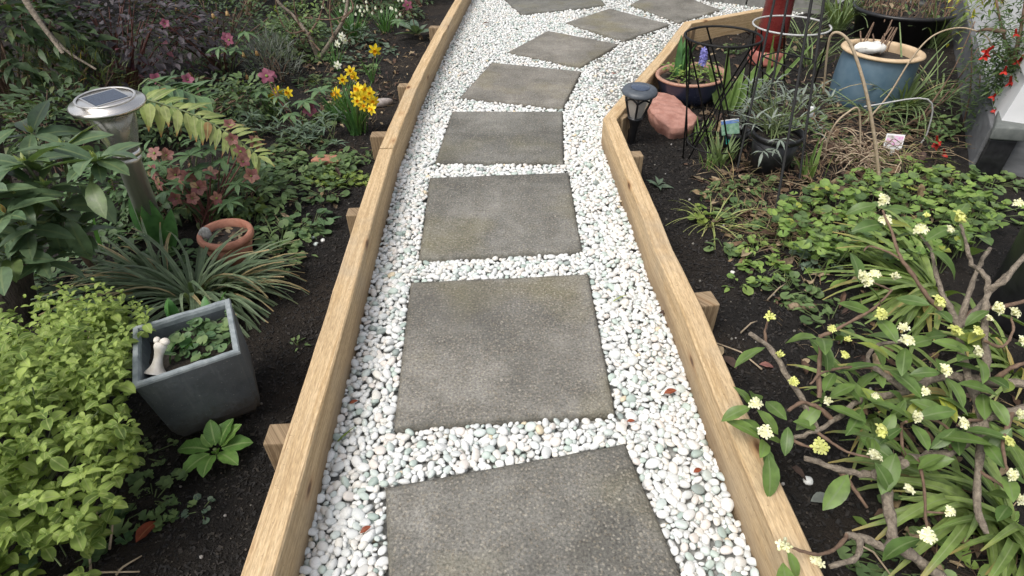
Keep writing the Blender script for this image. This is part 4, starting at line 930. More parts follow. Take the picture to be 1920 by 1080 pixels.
for px, py, C, rad, n, gm, lab in ((620, 20, (0, .1, .08), (.3, .2, .17), 520, L_SMALL, 'leafy growth behind the forked shrub'), (700, 30, (0, .12, .06), (.28, .2, .14), 480, L_DARK, 'dark leafy growth behind the white bells'), (560, 95, (0, .0, .05), (.2, .16, .13), 420, L_SMALL, 'green growth at the left foot of the forked shrub'), (655, 85, (0, .05, .03), (.18, .12, .08), 260, L_EUPH, 'grey green growth between the forked shrub and the far daffodil'), (745, 40, (0, .1, .03), (.16, .14, .09), 220, L_DARK, 'dark weeds left of the pale rosette'), (130, 330, (0, .1, .1), (.25, .2, .2), 620, L_DARK, 'dark shaded growth between trunk and steel lamp'), (240, 400, (0, .05, .06), (.16, .16, .14), 380, L_HELL, 'dark green growth behind the steel lamp post'), (330, 400, (.0, .0, .05), (.2, .12, .1), 360, L_DARK, 'shaded leaves under the pink hellebores'), (455, 385, (.0, .0, .03), (.2, .12, .08), 300, L_SMALL, 'leafy growth right of the pink hellebores')):
    b = ground(px, py); shrub('leafy_perennial', lab, b, b + V3(*C), rad, n, G_OV + G_EL, gm, .025, .05, 12, .003).done()
scatter('leaf_litter', 900, lambda: in_px([(560, 60), (800, 0), (830, 30), (740, 170), (700, 230), (560, 200)]), ST, M_LITTER, .02, .06, .006, .25)

# --- bare branched shrub with a V fork
b = ground(597, 112); t = Thing('branched_shrub', 'leafless brown shrub forking in a V above the daffodils', 'shrub', b)
Yb = b[1]
for pts, r in ((((597, 112), (580, 70), (550, 30), (522, 4), (500, -40)), .013), (((597, 112), (625, 70), (645, 35), (652, 0), (660, -50)), .013), (((578, 66), (600, 30), (612, -20)), .006), (((572, 58), (540, 60), (520, 20), (515, -30)), .005), (((640, 40), (652, 28), (662, 15), (655, -10)), .006), (((570, 33), (615, 37), (645, 30), (664, 12)), .004), (((600, 95), (560, 45), (548, -20)), .005), (((625, 70), (618, 20), (625, -30)), .005)):
    L = [ray(x, y, Yb + .03 * i + U(-.02, .02)) for i, (x, y) in enumerate(pts)]; stem(t, L, [r, r * .5], M_BARK if r > .01 else M_TWIG, 7, 5, 'branch')
for k in range(26):
    a = ray(U(505, 660), U(-20, 60), Yb + U(-.1, .2)); stem(t, [a, a + V3(U(-.08, .08), U(-.05, .05), U(-.14, .1))], [.002, .001], M_TWIG, 4, 1, 'twig')
for k in range(60): t.add('leaf', G_OV[rng.randrange(4)], L_MOSS if k % 2 else L_SMALL, place(ray(U(500, 600), U(0, 100), Yb + U(-.15, .15)), U(0, 6), U(-.6, .4), U(.025, .045)))
t.done()

# ============================================================ RIGHT BED
L_DAPH = leafmat('daphne_leaf', (.075, .135, .035), (.15, .23, .06), rib=(.16, .22, .09), rough=.38, old=(.27, .30, .05), veins=.15)
L_AGAP = leafmat('green_strap', (.14, .21, .055), (.25, .33, .10), rib=(.24, .3, .13), rough=.42, tip=(.36, .28, .1), old=(.36, .28, .1), veins=0)
L_VIOL = leafmat('round_green_leaf', (.13, .225, .05), (.25, .35, .09), rib=(.2, .28, .1), rough=.5, old=(.28, .32, .06), veins=.2)
L_IRIS = leafmat('iris_blade', (.13, .23, .06), (.2, .3, .09), rough=.45, edge=(.24, .34, .12), veins=0)
L_GRASS = leafmat('long_grass', (.13, .19, .08), (.22, .29, .13), rough=.5, old=(.38, .31, .17), veins=0)
L_PALE = leafmat('lime_grass', (.26, .31, .09), (.36, .38, .16), rough=.5, old=(.42, .33, .17), veins=0)
L_CREAM = leafmat('cream_petal', (.78, .76, .46), (.84, .83, .64), rough=.5, trans=.25, veins=0)
L_LIMEBUD = leafmat('lime_bud', (.58, .6, .16), (.70, .71, .28), rough=.5, trans=.2, veins=0)
L_FUCH = leafmat('red_bell', (.55, .03, .025), (.65, .06, .04), rough=.4, trans=.2, veins=0)
L_HYAC = leafmat('violet_blue_petal', (.2, .2, .6), (.3, .29, .72), rough=.5, veins=0)
L_YLEAF = leafmat('yellow_leaf', (.42, .36, .03), (.55, .48, .06), rough=.5, veins=0)
L_SILV = leafmat('carnation_leaf', (.17, .21, .18), (.29, .33, .29), rough=.65, veins=0)
L_FINE = leafmat('grevillea_leaf', (.05, .095, .035), (.11, .165, .06), rough=.45, veins=0)
M_WIRE = plain('black_wire', (.008, .008, .008), (.018, .018, .018), 80, .65, .1, spec=.25)
M_WIRE2 = plain('pale_wire', (.35, .35, .34), (.5, .5, .49), 80, .4, .1)
M_BLKPL = plain('black_plastic', (.008, .008, .009), (.02, .02, .022), 40, .4, .1)
M_LAMPCAP = plain('slate_plastic', (.05, .06, .072), (.085, .098, .115), 60, .45, .12)
M_BLUEGL = plain('dark_blue_glaze', (.02, .026, .055), (.045, .053, .09), 12, .28, .15)
M_BLUEPOT = plain('blue_stoneware', (.055, .11, .16), (.135, .2, .25), 9, .5, .25, detail=8.)
M_TAN_RIM = plain('buff_clay', (.47, .335, .2), (.6, .46, .3), 22, .7, .25)
M_REDGL = plain('oxblood_glaze', (.09, .010, .010), (.155, .02, .018), 14, .28, .1)
M_SANDST = plain('red_sandstone', (.29, .13, .095), (.46, .25, .2), 26, .85, .8, detail=9., dist=.008)
M_PLINTH = plain('grey_stone', (.12, .12, .11), (.24, .235, .22), 18, .8, .5, detail=7.)
M_GREYWALL = plain('grey_cement', (.08, .083, .088), (.15, .154, .16), 10, .85, .35, stretch=(1, 1, 3), detail=7.)
M_WHITEWALL = plain('white_paint', (.60, .61, .62), (.76, .76, .76), 5, .7, .1)
M_WHITETAG = plain('white_plastic', (.72, .72, .72), (.8, .8, .8), 10, .4, .0)
M_GREYBLK = plain('grey_concrete_block', (.09, .1, .095), (.16, .17, .16), 30, .85, .4)

def tilt_to(b, ax): return Matrix.Translation(Vector(b)) @ Vector(ax).to_track_quat('Z', 'Y').to_matrix().to_4x4()
# --- black solar lantern
b = ground(1184, 262); tp = ray(1201, 163, b[1] - .02); ax = (tp - b); Hh = np.linalg.norm(ax); ax /= Hh; Mz = tilt_to(b, ax)
t = Thing('solar_lantern', 'small black solar lantern with flared glass body staked by the timber corner', 'garden lamp', b)
r = .068
t.part('stake', lathe([(.0, -.06), (.012, 0), (.016, Hh * .3), (.022, Hh * .42), (.03, Hh * .47), (.03, Hh * .5), (.0, Hh * .5)], 16, Mz), M_BLKPL)
t.part('cap', lathe([(.0, Hh * .86), (r * .8, Hh * .88), (r * .98, Hh * .905), (r * 1.0, Hh * .93), (r * .93, Hh * .965), (r * .62, Hh * 1.0), (r * .55, Hh * .995), (.0, Hh)], 36, Mz), M_LAMPCAP)
t.part('solar_cell', lathe([(.0, Hh + .003), (.034, Hh + .002), (.036, Hh + .0005)], 24, Mz), M_PV)
t.part('lamp_glass', lathe([(.026, Hh * .505), (.036, Hh * .62), (.049, Hh * .8), (.052, Hh * .855)], 6, Mz), NT('clear_lamp_glass').set(Base_Color=(.75, .72, .66), Roughness=.15, Transmission_Weight=.55, IOR=1.25).m, False)
t.part('light_diffuser', lathe([(.0, Hh * .52), (.02, Hh * .53), (.03, Hh * .75), (.0, Hh * .84)], 10, Mz), plain('frosted', (.45, .38, .33), (.6, .53, .48), 30, .5, .2))
for k in range(6):
    a = k * PI / 3; f = lambda rr, z: tuple((Mz @ Vector((rr * math.cos(a), rr * math.sin(a), z)))[:])
    t.part('frame_rib', tube([f(.028, Hh * .49), f(.038, Hh * .62), f(.052, Hh * .8), f(.056, Hh * .87)], .0042, 5), M_BLKPL)
    am = a + PI / 6; pts = []
    for i in range(7):
        q = i / 6; aa = a + PI / 3 * q; rr = .0525 * math.cos(PI / 6) / math.cos(aa - am) * 1.03; pts.append(tuple((Mz @ Vector((rr * math.cos(aa), rr * math.sin(aa), Hh * (.80 + .055 * math.sin(PI * q)))))[:]))
    t.part('frame_arch', tube(pts, .0035, 4), M_BLKPL)

# --- red sandstone slab
c = [(1214, 182), (1232, 171), (1262, 176), (1290, 200), (1308, 216), (1300, 234), (1262, 240), (1232, 222), (1218, 205)]
zt = .042; Vt = [at(x, y, zt - .012 * (y - 170) / 70) for x, y in c]; cen = sum(Vt) / len(Vt)
V = [cen + V3(0, 0, .006)] + [v * .55 + cen * .45 + V3(U(-.004, .004), 0, .005 + U(-.004, .004)) for v in Vt] + [v + V3(0, 0, U(-.006, .0)) for v in Vt] + [v + (v - cen) * .03 + V3(0, 0, -.022) for v in Vt] + [v * .85 + cen * .15 - V3(0, 0, .09) for v in Vt]
n = len(Vt); T = [(0, 1 + i, 1 + (i + 1) % n) for i in range(n)]; Q = [(1 + k * n + i, 1 + (k + 1) * n + i, 1 + (k + 1) * n + (i + 1) % n, 1 + k * n + (i + 1) % n) for k in range(3) for i in range(n)]
bm = bmesh.new(); vv = [bm.verts.new(tuple(v)) for v in V]
for f in T + Q: bm.faces.new([vv[i] for i in f])
bmesh.ops.recalc_face_normals(bm, faces=bm.faces[:]); bmesh.ops.subdivide_edges(bm, edges=bm.edges[:], cuts=2, use_grid_fill=True)
bmesh.ops.triangulate(bm, faces=bm.faces[:]); bmesh.ops.subdivide_edges(bm, edges=bm.edges[:], cuts=1, use_grid_fill=True)
for _ in range(2): bmesh.ops.smooth_vert(bm, verts=bm.verts[:], factor=.5, use_axis_x=True, use_axis_y=True, use_axis_z=True)
for v in bm.verts: v.co += Vector((bump2(v.co.x * 6, v.co.z * 9, 8) * .004, bump2(v.co.y * 8, v.co.z * 8, 7) * .003, bump2(v.co.x * 9, v.co.y * 9, 9) * .004 + bump2(v.co.x, v.co.y, 60) * .0015))
single('sandstone_rock', from_bm(bm), M_SANDST, 'flat reddish sandstone rock on the soil between black lantern and blue bowl', 'rock', cen - V3(0, 0, .08), smooth=True)

# --- dark blue bowl of bulbs
b = ground(1291, 184); zr = .13; rc = ray(1285, 140, b[1]); M = tilt_to(b, (-.05, 0, 1)); rr = .155; hh = .125
t = Thing('blue_bowl_pot', 'shallow dark blue glazed bowl with a clay coloured lip against the slanting board', 'flower pot', b)
t.part('bowl', lathe([(0, 0), (.075, 0), (.105, .02), (.137, .062), (rr - .003, hh - .008), (rr - .002, hh - .006)], 44, M), M_BLUEGL)
t.part('rim', lathe([(rr - .003, hh - .009), (rr + .004, hh - .004), (rr + .002, hh + .003), (rr - .012, hh + .003), (rr - .016, hh - .02)], 44, M), plain('clay_lip', (.33, .17, .12), (.42, .24, .17), 40, .6))
t.part('soil', lathe([(0, hh - .012), (.06, hh - .01), (rr - .013, hh - .022)], 30, M), M_COMPOST)
tb = Thing('bowl_planting', 'spring bulbs and seedlings growing in the dark blue bowl, one violet blue hyacinth', 'bulbs', b + V3(0, 0, hh))
top = b + V3(0, 0, hh - .01)
for k in range(9): tb.add('leaf', leaf('strap', .17, 84, 70, 6, .4), L_TULIP, place(top + V3(-.045 + U(-.03, .03), .02 + U(-.03, .03), 0), U(0, 6), 0, U(.12, .18)))
for k in range(190):
    a = U(0, 6.28); q = top + V3(math.cos(a), math.sin(a), 0) * .13 * math.sqrt(rng.random()) + V3(0, 0, U(0, .05)); tb.add('leaf', G_OV[rng.randrange(4)], L_VIOL if k % 3 else L_MOSS, place(q, U(0, 6), U(-.3, .7), U(.018, .035)))
for k in range(22):
    a = U(0, 6.28); q = top + V3(math.cos(a), math.sin(a), 0) * U(.08, .135) + V3(0, 0, .006); tb.add('dead_leaf', G_EL[k % 5], M_LITTER, place(q, U(0, 6), U(-.2, .2), U(.03, .05)))
hc = top + V3(.025, -.03, .07); tb.part('stem', tube([top + V3(.025, -.03, 0), hc + V3(0, 0, .05)], .004, 5), M_GSTEM)
fl = star(6, 1, .4, 20, 0, -35)
for k in range(22): a = k * 2.4; tb.add('floret', fl, L_HYAC, Matrix.Translation(Vector(hc + V3(math.cos(a) * .012, math.sin(a) * .012, -.01 + .0032 * k))) @ frame(a, .2) @ Matrix.Rotation(R(-80), 4, 'X') @ Matrix.Scale(.016, 4))
tb.done()

# --- red glazed pillar
b = ground(1434, 120); t = Thing('red_pillar_pot', 'tall oxblood red glazed pillar with ringed foot rising out of the frame', 'garden pillar', b)
rr = .08; M = tilt_to(b, (0, .02, 1))
t.part('pillar', lathe([(0, -.05), (rr * .9, -.05), (rr * .92, .17), (rr * .86, .24), (rr * .84, .3), (rr * .86, .36), (rr * .95, .365), (rr * .97, .38), (rr * .88, .39), (rr * .9, .62), (rr * .98, .63), (rr * .98, .66), (rr * .9, .67), (rr * .9, .9), (0, .9)], 36, M), M_REDGL)
t.part('foot', lathe([(rr * .93, .0), (rr * 1.12, .004), (rr * 1.16, .018), (rr * 1.1, .03), (rr * 1.13, .045), (rr * 1.05, .065), (rr * .93, .07)], 36, M), plain('red_clay_foot', (.27, .075, .06), (.4, .16, .12), 30, .5))

# --- stone plinth at the top and paving beyond
c0_, c1_ = at(1262, -6), at(1440, 16); d = c1_ - c0_; nrm = V3(-d[1], d[0], 0) / np.linalg.norm(d)
q = [c0_ - d * .7 + nrm * .03, c1_ + d * .5 + nrm * .03, c1_ + d * .5 + nrm * .8, c0_ - d * .7 + nrm * .8]
t = Thing('stone_plinth', 'low weathered grey stone plinth at the top of the path', 'stone plinth', sum(q) / 4)
L = np.linalg.norm(q[1] - q[0]); n = 3
for k in range(n):
    a, e = q[0] + (q[1] - q[0]) * (k + .008) / n, q[0] + (q[1] - q[0]) * (k + .992) / n; a2, e2 = a + nrm * .5, e + nrm * .5
    t.part('stone_block', block([p + V3(0, 0, -.08) for p in (a, e, e2, a2)] + [p + V3(0, 0, .16) for p in (a, e, e2, a2)], .008), M_PLINTH, False)

# --- wire plant supports
b = ground(1338, 300); c = ray(1356, 68, b[1] + .03); hgt = c[2]
t = Thing('wire_plant_cage', 'open black wire plant support topped by one ring over the iris', 'plant support', b)
Rr = .125
ring = [c + V3(Rr * math.cos(a), Rr * math.sin(a), 0) for a in np.linspace(0, 2 * PI, 33)]
t.part('top_ring', tube(ring, .0042, 6, False), M_WIRE)
feet = [at(1283, 296, -.02), at(1340, 262, -.02), at(1338, 276, -.02), at(1380, 312, -.02), at(1292, 270, -.02), at(1388, 274, -.02)]
for k, (a, f) in enumerate(((200, 0), (320, 0), (230, 3), (345, 3), (262, 1), (190, 2), (300, 4), (20, 5), (100, 5), (150, 4))):
    s = c + V3(Rr * math.cos(R(a)), Rr * math.sin(R(a)), 0); t.part('leg', tube([s, (s + feet[f]) / 2 + V3(U(-.004, .004), 0, 0), feet[f] - V3(0, 0, .05)], .0032, 5), M_WIRE)
lo = V3(*((feet[0] + feet[3] + feet[1]) / 3)) + V3(0, 0, .05)
t.part('lower_ring', tube([lo + V3(.10 * math.cos(a), .10 * math.sin(a), 0) for a in np.linspace(0, 2 * PI, 25)], .003, 5, False), M_WIRE)
b = ground(1455, 250); c = ray(1484, 47, b[1] + .2)
t = Thing('pale_wire_ring', 'pale galvanised wire hoop support standing right of the red pillar', 'plant support', b)
t.part('top_ring', tube([c + V3(.145 * math.cos(a), .145 * math.sin(a), 0) for a in np.linspace(0.3, 2 * PI - .1, 33)], .0038, 6), M_WIRE2)
for a, fx in ((200, (1432, 230)), (330, (1500, 240)), (80, (1470, 200))):
    s = c + V3(.145 * math.cos(R(a)), .145 * math.sin(R(a)), 0); t.part('leg', tube([s, at(*fx, -.06)], .0032, 5), M_WIRE)
t.part('curl', tube(smooth_line([c + V3(-.145, -.02, 0), c + V3(-.16, -.05, -.1), c + V3(-.02, -.1, -.2), c + V3(.16, -.14, -.24)], 6), .003, 5), M_WIRE)
fts = [(1382, 322), (1424, 300), (1457, 402), (1502, 345)]; tops = [(1452, 0), (1477, 0), (1522, 0), (1545, 0)]
b = sum(at(*f) for f in fts) / 4; t = Thing('wire_obelisk', 'tall black wire obelisk of four straight rods rising out of the frame', 'plant support', b)
ends = []
for f, q in zip(fts, tops):
    a = at(*f, -.02); m = ray(*q, a[1] + .0); e = a + (m - a) * 1.08; ends.append((a, e)); t.part('rod', tube([a - V3(0, 0, .05), e], .0042, 6), M_WIRE)
for fz in (.24, .66):
    L = [a + (e - a) * fz for a, e in ends]; L = [L[0], L[1], L[3], L[2], L[0]]; t.part('cross_wire', tube(L, .0022, 4), M_WIRE)

# --- iris and its neighbours
def fan(px, py, label, blades, mat, name='iris', cat='iris', group=None):
    b = ground(px, py); t = Thing(name, label, cat, b, group)
    for k, (dx, h, lean, w) in enumerate(blades):
        t.add('leaf', leaf('blade', w, 4, -6 if lean > 0 else 6, 7, .18), mat, place(b + V3(dx, U(-.01, .01), -.01), 0 if lean > 0 else PI, R(90 - abs(lean)), h, 1., U(-.2, .2) + (R(70) if lean > 0 else R(-70))))
    return t.done()
fan(1366, 200, 'broad green iris fan standing inside the wire cage', [(-.03, .24, -26, .2), (-.012, .28, -12, .2), (.0, .2, 8, .24), (.02, .27, 20, .2), (.035, .24, 34, .18), (.01, .15, -4, .24), (-.02, .17, -38, .2)], L_IRIS)
fan(1448, 150, 'narrow iris leaves at the foot of the red pillar', [(-.03, .24, -8, .1), (.0, .22, 14, .1), (.03, .25, 34, .08), (.02, .18, -20, .1)], L_IRIS, group=None)
for px, py, n, h, lab in ((1245, 240, 7, .06, 'tiny fresh shoots in front of the sandstone rock'), (1315, 258, 12, .08, 'small upright shoots left of the plant tag pot'), (1350, 300, 34, .10, 'tuft of bright short blades below the tag pot'), (1520, 330, 10, .14, 'upright green blades beside the dead stems'), (1330, 308, 18, .07, 'low green tuft by the cage foot')):
    b = ground(px, py); t = Thing('green_shoots', lab, 'shoots', b, 'young shoots in the right bed'); straps(t, b, n, h * .7, h * 1.1, L_GRASS if n > 20 else L_IRIS, (62, 92), (30, 80), .13, .05, shape='blade', var=6, nseg=4); t.done()
b = ground(1234, 345); t = Thing('lupin_seedling', 'small pale seedling alone on black soil by the right board', 'seedling', b); rosette(t, b, 7, .03, .06, L_EUPH, G_LA, (5, 55), 1.1); t.done()

# --- tagged pot, silver carnation in black pot
def blackpot(name, label, b, r, h, ax=(0, 0, 1)):
    t = Thing(name, label, 'flower pot', b); M = tilt_to(b, ax)
    t.part('pot_body', lathe([(0, 0), (r * .74, 0), (r * .96, h - .012), (r * .9, h - .012)], 30, M), M_BLKPL)
    t.part('rim', lathe([(r * .95, h - .02), (r * 1.04, h - .018), (r * 1.04, h), (r * .97, h + .001), (r * .93, h - .02)], 30, M), M_BLKPL); t.part('soil', lathe([(0, h - .018), (r * .93, h - .022)], 20, M), M_COMPOST); return t
b = ground(1372, 272); blackpot('nursery_pot', 'small black nursery pot holding the green and blue plant tag', b, .055, .075)
tp_, lab_ = b + V3(-.005, -.03, .055), b
t = Thing('plant_tag', 'glossy green plant tag with a blue and white top stuck in a small black pot', 'plant label', b + V3(0, 0, .06))
def card(c, w, h, az, tilt, mat, th=.0012, off=0.):
    M = Matrix.Translation(Vector(c)) @ Matrix.Rotation(az, 4, 'Z') @ Matrix.Rotation(tilt, 4, 'X')
    return block([tuple((M @ Vector((x * w / 2, y + off, z * h)))[:]) for z in (0, 1) for x, y in ((-1, -th), (1, -th), (1, th), (-1, th))], 0)
def tagmat(name, base, fleck, sc):
    return plain(name, base, fleck, sc, .3, 0)
c = V3(*ray(1370, 252, b[1] - .03))
t.part('card', card(c, .075, .055, R(14), R(-28), tagmat('tag_print', (.12, .3, .16), (.35, .5, .36), 70)), tagmat('tag_print_green', (.10, .27, .15), (.34, .5, .38), 70), False)
up = Matrix.Rotation(R(14), 4, 'Z') @ Matrix.Rotation(R(-28), 4, 'X')
o = lambda x, z, y=-.0022: c + V3(*(up @ Vector((x, y, z))))
t.part('blue_band', card(o(0, .040, 0), .075, .012, R(14), R(-28), M_PV, .0018), plain('tag_blue', (.1, .2, .5), (.2, .33, .62), 40, .3, 0), False)
t.part('white_edge', card(o(0, .0525, 0), .075, .004, R(14), R(-28), M_PV, .0018), M_WHITETAG, False)
t.part('stem_tab', card(o(-.012, -.035, 0), .018, .035, R(14), R(-28), M_PV), plain('tag_teal', (.02, .36, .3), (.04, .42, .36), 40, .3, 0), False)
b = ground(1440, 318); blackpot('black_pot', 'black plastic pot of silver carnation foliage, spilling over its rim', b, .085, .15)
t = Thing('silver_carnation', 'spiky silver grey foliage growing in the black plastic pot behind the obelisk', 'carnation', b + V3(0, 0, .15)); top = b + V3(0, 0, .14)
for k in range(30):
    c = top + V3(U(-.12, .13), U(-.06, .16), U(.03, .15)); stem(t, [top + V3(U(-.05, .05), U(-.05, .05), 0), (top + c) / 2, c], [.0025, .002], M_GSTEM)
    for j in range(11): t.add('leaf', G_NEEDLE[rng.randrange(4)] if j % 3 else G_LA[rng.randrange(5)], L_SILV, place(c - V3(0, 0, .003 * j), j * 2.4, R(U(-10, 55)), U(.035, .065), 1.2 if j % 3 else .5))
for q in ((1452, 280), (1462, 262), (1430, 285)):
    c = ray(*q, b[1] - .11)
    for j in range(8): t.add('leaf', G_LA[rng.randrange(5)], L_SILV, place(c, j * 2.4, R(U(-50, 20)), U(.04, .06), .6))
t.done()
p = ground(1452, 172); single('pale_tag', card(ray(1454, 190, p[1]) - V3(0, 0, .02), .03, .05, R(20), R(-20), M_WHITETAG), plain('faded_tag', (.5, .46, .42), (.65, .6, .56), 60, .5, 0), 'faded pale plant tag standing behind the silver carnation', 'plant label', p)
p = ray(1521, 210, 2.1); single('white_marker', PB2[0].tf(Matrix.Translation(Vector(p)) @ Matrix.Diagonal((.012, .006, .024, 1))), M_WHITETAG, 'small white oval plant marker right of the silver carnation', 'plant label', p)
# stick for the white marker belongs to it visually
# --- picture tag
p = ground(1672, 290); c = ray(1672, 280, p[1])
t = Thing('flower_picture_tag', 'white plant tag with a picture of pink flowers among the brown stems', 'plant label', p)
t.part('card', card(c, .062, .056, R(-16), R(-18), M_WHITETAG), M_WHITETAG, False)
tt = NT('pink_flower_print'); nzz = tt.vor(tt.obj(), 60.); tt.set(Base_Color=tt.ramp(nzz.outputs[0], [(.0, (.62, .2, .45)), (.35, (.72, .5, .66)), (.6, (.55, .5, .5)), (.9, (.25, .24, .22))]), Roughness=.35)
up = Matrix.Rotation(R(-16), 4, 'Z') @ Matrix.Rotation(R(-18), 4, 'X')
t.part('picture', card(c + V3(*(up @ Vector((0, 0, .016)))), .054, .034, R(-16), R(-18), tt.m, .0019), tt.m, False)
t.part('stalk', card(c + V3(*(up @ Vector((.004, 0, -.035)))), .014, .036, R(-16), R(-18), M_WHITETAG), M_WHITETAG, False)

# --- large blue pot with buff rim, leaning
b = ground(1618, 188); rc = ray(1642, 84, b[1] + .02); ax = (rc - b) / np.linalg.norm(rc - b); Hh = np.linalg.norm(rc - b); ax = V3(.03, .0, 1.); ax /= np.linalg.norm(ax)
M = tilt_to(b - V3(0, 0, .02), ax); rr = .158; Hh *= 1.02
t = Thing('big_blue_pot', 'big tall blue stoneware pot with buff rim, leaning and nearly empty', 'flower pot', b)
t.part('pot_body', lathe([(0, 0), (rr * .90, 0), (rr * .95, Hh * .15), (rr * .98, Hh * .5), (rr * .97, Hh * .8), (rr * .93, Hh * .95)], 48, M), M_BLUEPOT)
t.part('rim', lathe([(rr * .93, Hh * .945), (rr * 1.0, Hh * .95), (rr * 1.05, Hh * .975), (rr * 1.03, Hh * 1.0), (rr * .95, Hh * 1.01), (rr * .86, Hh * 1.0), (rr * .84, Hh * .95), (rr * .88, Hh * .72)], 48, M), M_TAN_RIM)
t.part('soil', lathe([(0, Hh * .86), (rr * .5, Hh * .87), (rr * .87, Hh * .84)], 24, M), M_COMPOST)
p = ray(1632, 90, b[1] + .02); V = PB3[2].tf(Matrix.Translation(Vector(p)) @ Matrix.Rotation(.1, 4, 'Z') @ Matrix.Diagonal((.068, .035, .022, 1))); V.V += np.stack([bump2(V.V[:, 0] * 9, V.V[:, 1] * 9, 9) * .011] * 3, -1)
single('white_bundle', V, plain('white_cloth', (.7, .7, .66), (.8, .8, .77), 30, .7, .5), 'crumpled white bundle lying in the mouth of the big blue pot', 'bundle', p)
t = Thing('dead_pot_stems', 'broken brown stems sticking up in the big blue pot', 'dead stems', rc)
for k in range(12):
    a = rc + V3(U(-.02, .13), U(.0, .12), -.05); t.part('stem', tube([a, a + V3(U(-.03, .04), U(-.03, .03), U(.06, .13))], .003, 4), M_TWIG)
t.done()
# --- black tub behind
b = ground(1690, 84); t = Thing('black_tub', 'wide black tub of dead brown stems behind the big blue pot', 'planter', b); rr = .25; hh = .17
M = tilt_to(b + V3(0, .1, 0), (0, 0, 1))
t.part('tub_body', lathe([(0, 0), (rr * .8, 0), (rr * .97, hh - .02), (rr * 1.03, hh - .015), (rr * 1.04, hh), (rr * .98, hh + .003), (rr * .94, hh - .03)], 44, M), M_BLKPL); t.part('soil', lathe([(0, hh - .025), (rr * .95, hh - .03)], 24, M), M_COMPOST)
t = Thing('dead_perennial', 'tangle of dead brown stems standing in the black tub', 'dead plant', b + V3(0, .1, hh))
gs = []
for k in range(90):
    a = b + V3(U(-.2, .2), .1 + U(-.18, .18), hh - .03); e = a + V3(U(-.12, .12), U(-.1, .1), U(.04, .34)); gs.append(tube(smooth_line([a, (a + e) / 2 + V3(U(-.03, .03), 0, U(0, .04)), e], 2), [.0028, .0014], 4))
t.part('stems', join(gs), M_TWIG, kind='stuff')
for k in range(70): t.add('leaf', G_OV[k % 4], M_LITTER if k % 2 else L_SMALL, place(b + V3(U(-.2, .2), .1 + U(-.18, .18), hh + U(-.02, .06)), U(0, 6), U(-.5, .5), U(.03, .05)))
t.done()
# --- long green grassy plants
for px, py, n, h, mat, e0, e1, lab in ((1568, 62, 70, .42, L_GRASS, (60, 88), (-40, 60), 'tall green grassy clump between red pillar and black tub'), (1690, 205, 80, .34, L_GRASS, (40, 86), (-60, 40), 'long wispy grass clump in front of the big blue pot'), (1765, 190, 22, .30, L_GRASS, (45, 85), (-50, 50), 'thin green grass leaning on the grey foundation'), (1335, 415, 34, .16, L_PALE, (25, 70), (-60, 0), 'pale straw and lime grass tuft beside the right board'), (1520, 130, 30, .3, L_GRASS, (50, 85), (-30, 50), 'sparse grass right of the red pillar'), (1745, 90, 46, .36, L_GRASS, (60, 88), (-20, 70), 'upright green blades beside the black tub'), (1630, 215, 40, .26, L_GRASS, (20, 60), (-40, 10), 'fallen green grass in front of the foot of the big blue pot')):
    b = ground(px, py); t = Thing('grass_clump', lab, 'grass', b, 'grass clumps in the right bed'); straps(t, b, n, h * .6, h * 1.1, mat, e0, e1, .028, .05, shape='blade', var=9, nseg=7); t.done()
# --- bent dry canes
def cane(pts, r, label, mat=M_TAN):
    L = [ray(x, y, Y) if Y > 0 else at(x, y, -Y) for x, y, Y in pts]; b = L[0]; single('dry_cane', tube(smooth_line(L, 5), r, 6), mat, label, 'dry stem', b, 'dry canes and stems in the right bed')
Yc = ground(1652, 372)[1]
cane([(1652, 372, Yc), (1640, 260, Yc + .03), (1622, 165, Yc + .06), (1598, 90, Yc + .1), (1578, 64, Yc + .12), (1560, 64, Yc + .13), (1552, 90, Yc + .14), (1546, 150, Yc + .16), (1544, 175, Yc + .17)], [.0055, .003], 'thick dry cane bent over into a hook above the big blue pot')
Yc = ground(1615, 236)[1]
cane([(1615, 238, Yc), (1665, 180, Yc), (1708, 112, Yc), (1748, 68, Yc), (1800, 52, Yc), (1846, 66, Yc - .05), (1862, 90, Yc - .08)], [.004, .0022], 'dry cane arching right over to the red flowered bush')
Yc = ground(1725, 270)[1]
cane([(1722, 275, Yc), (1740, 245, Yc), (1739, 186, Yc), (1620, 200, Yc + .02)], .003, 'thin bent wire stake behind the picture tag', M_WIRE2)
Yc = ground(1700, 240)[1]
for k, (x0, y0, x1, y1) in enumerate(((1690, 240, 1830, 130), (1700, 250, 1835, 90), (1720, 230, 1828, 40), (1800, 260, 1822, 70), (1810, 290, 1838, 140))):
    cane([(x0, y0, Yc), ((x0 + x1) / 2 + 8, (y0 + y1) / 2 + 6, Yc + .02), (x1, y1, Yc + .06)], [.004, .002], ('slender brown stem slanting up to the white wall, lowest of the fan', 'slender brown stem slanting up to the white wall, second of the fan', 'slender brown stem rising steeply across the grey foundation', 'upright brown stem against the grey foundation', 'short upright stem nearest the grey block')[k], M_TWIG)
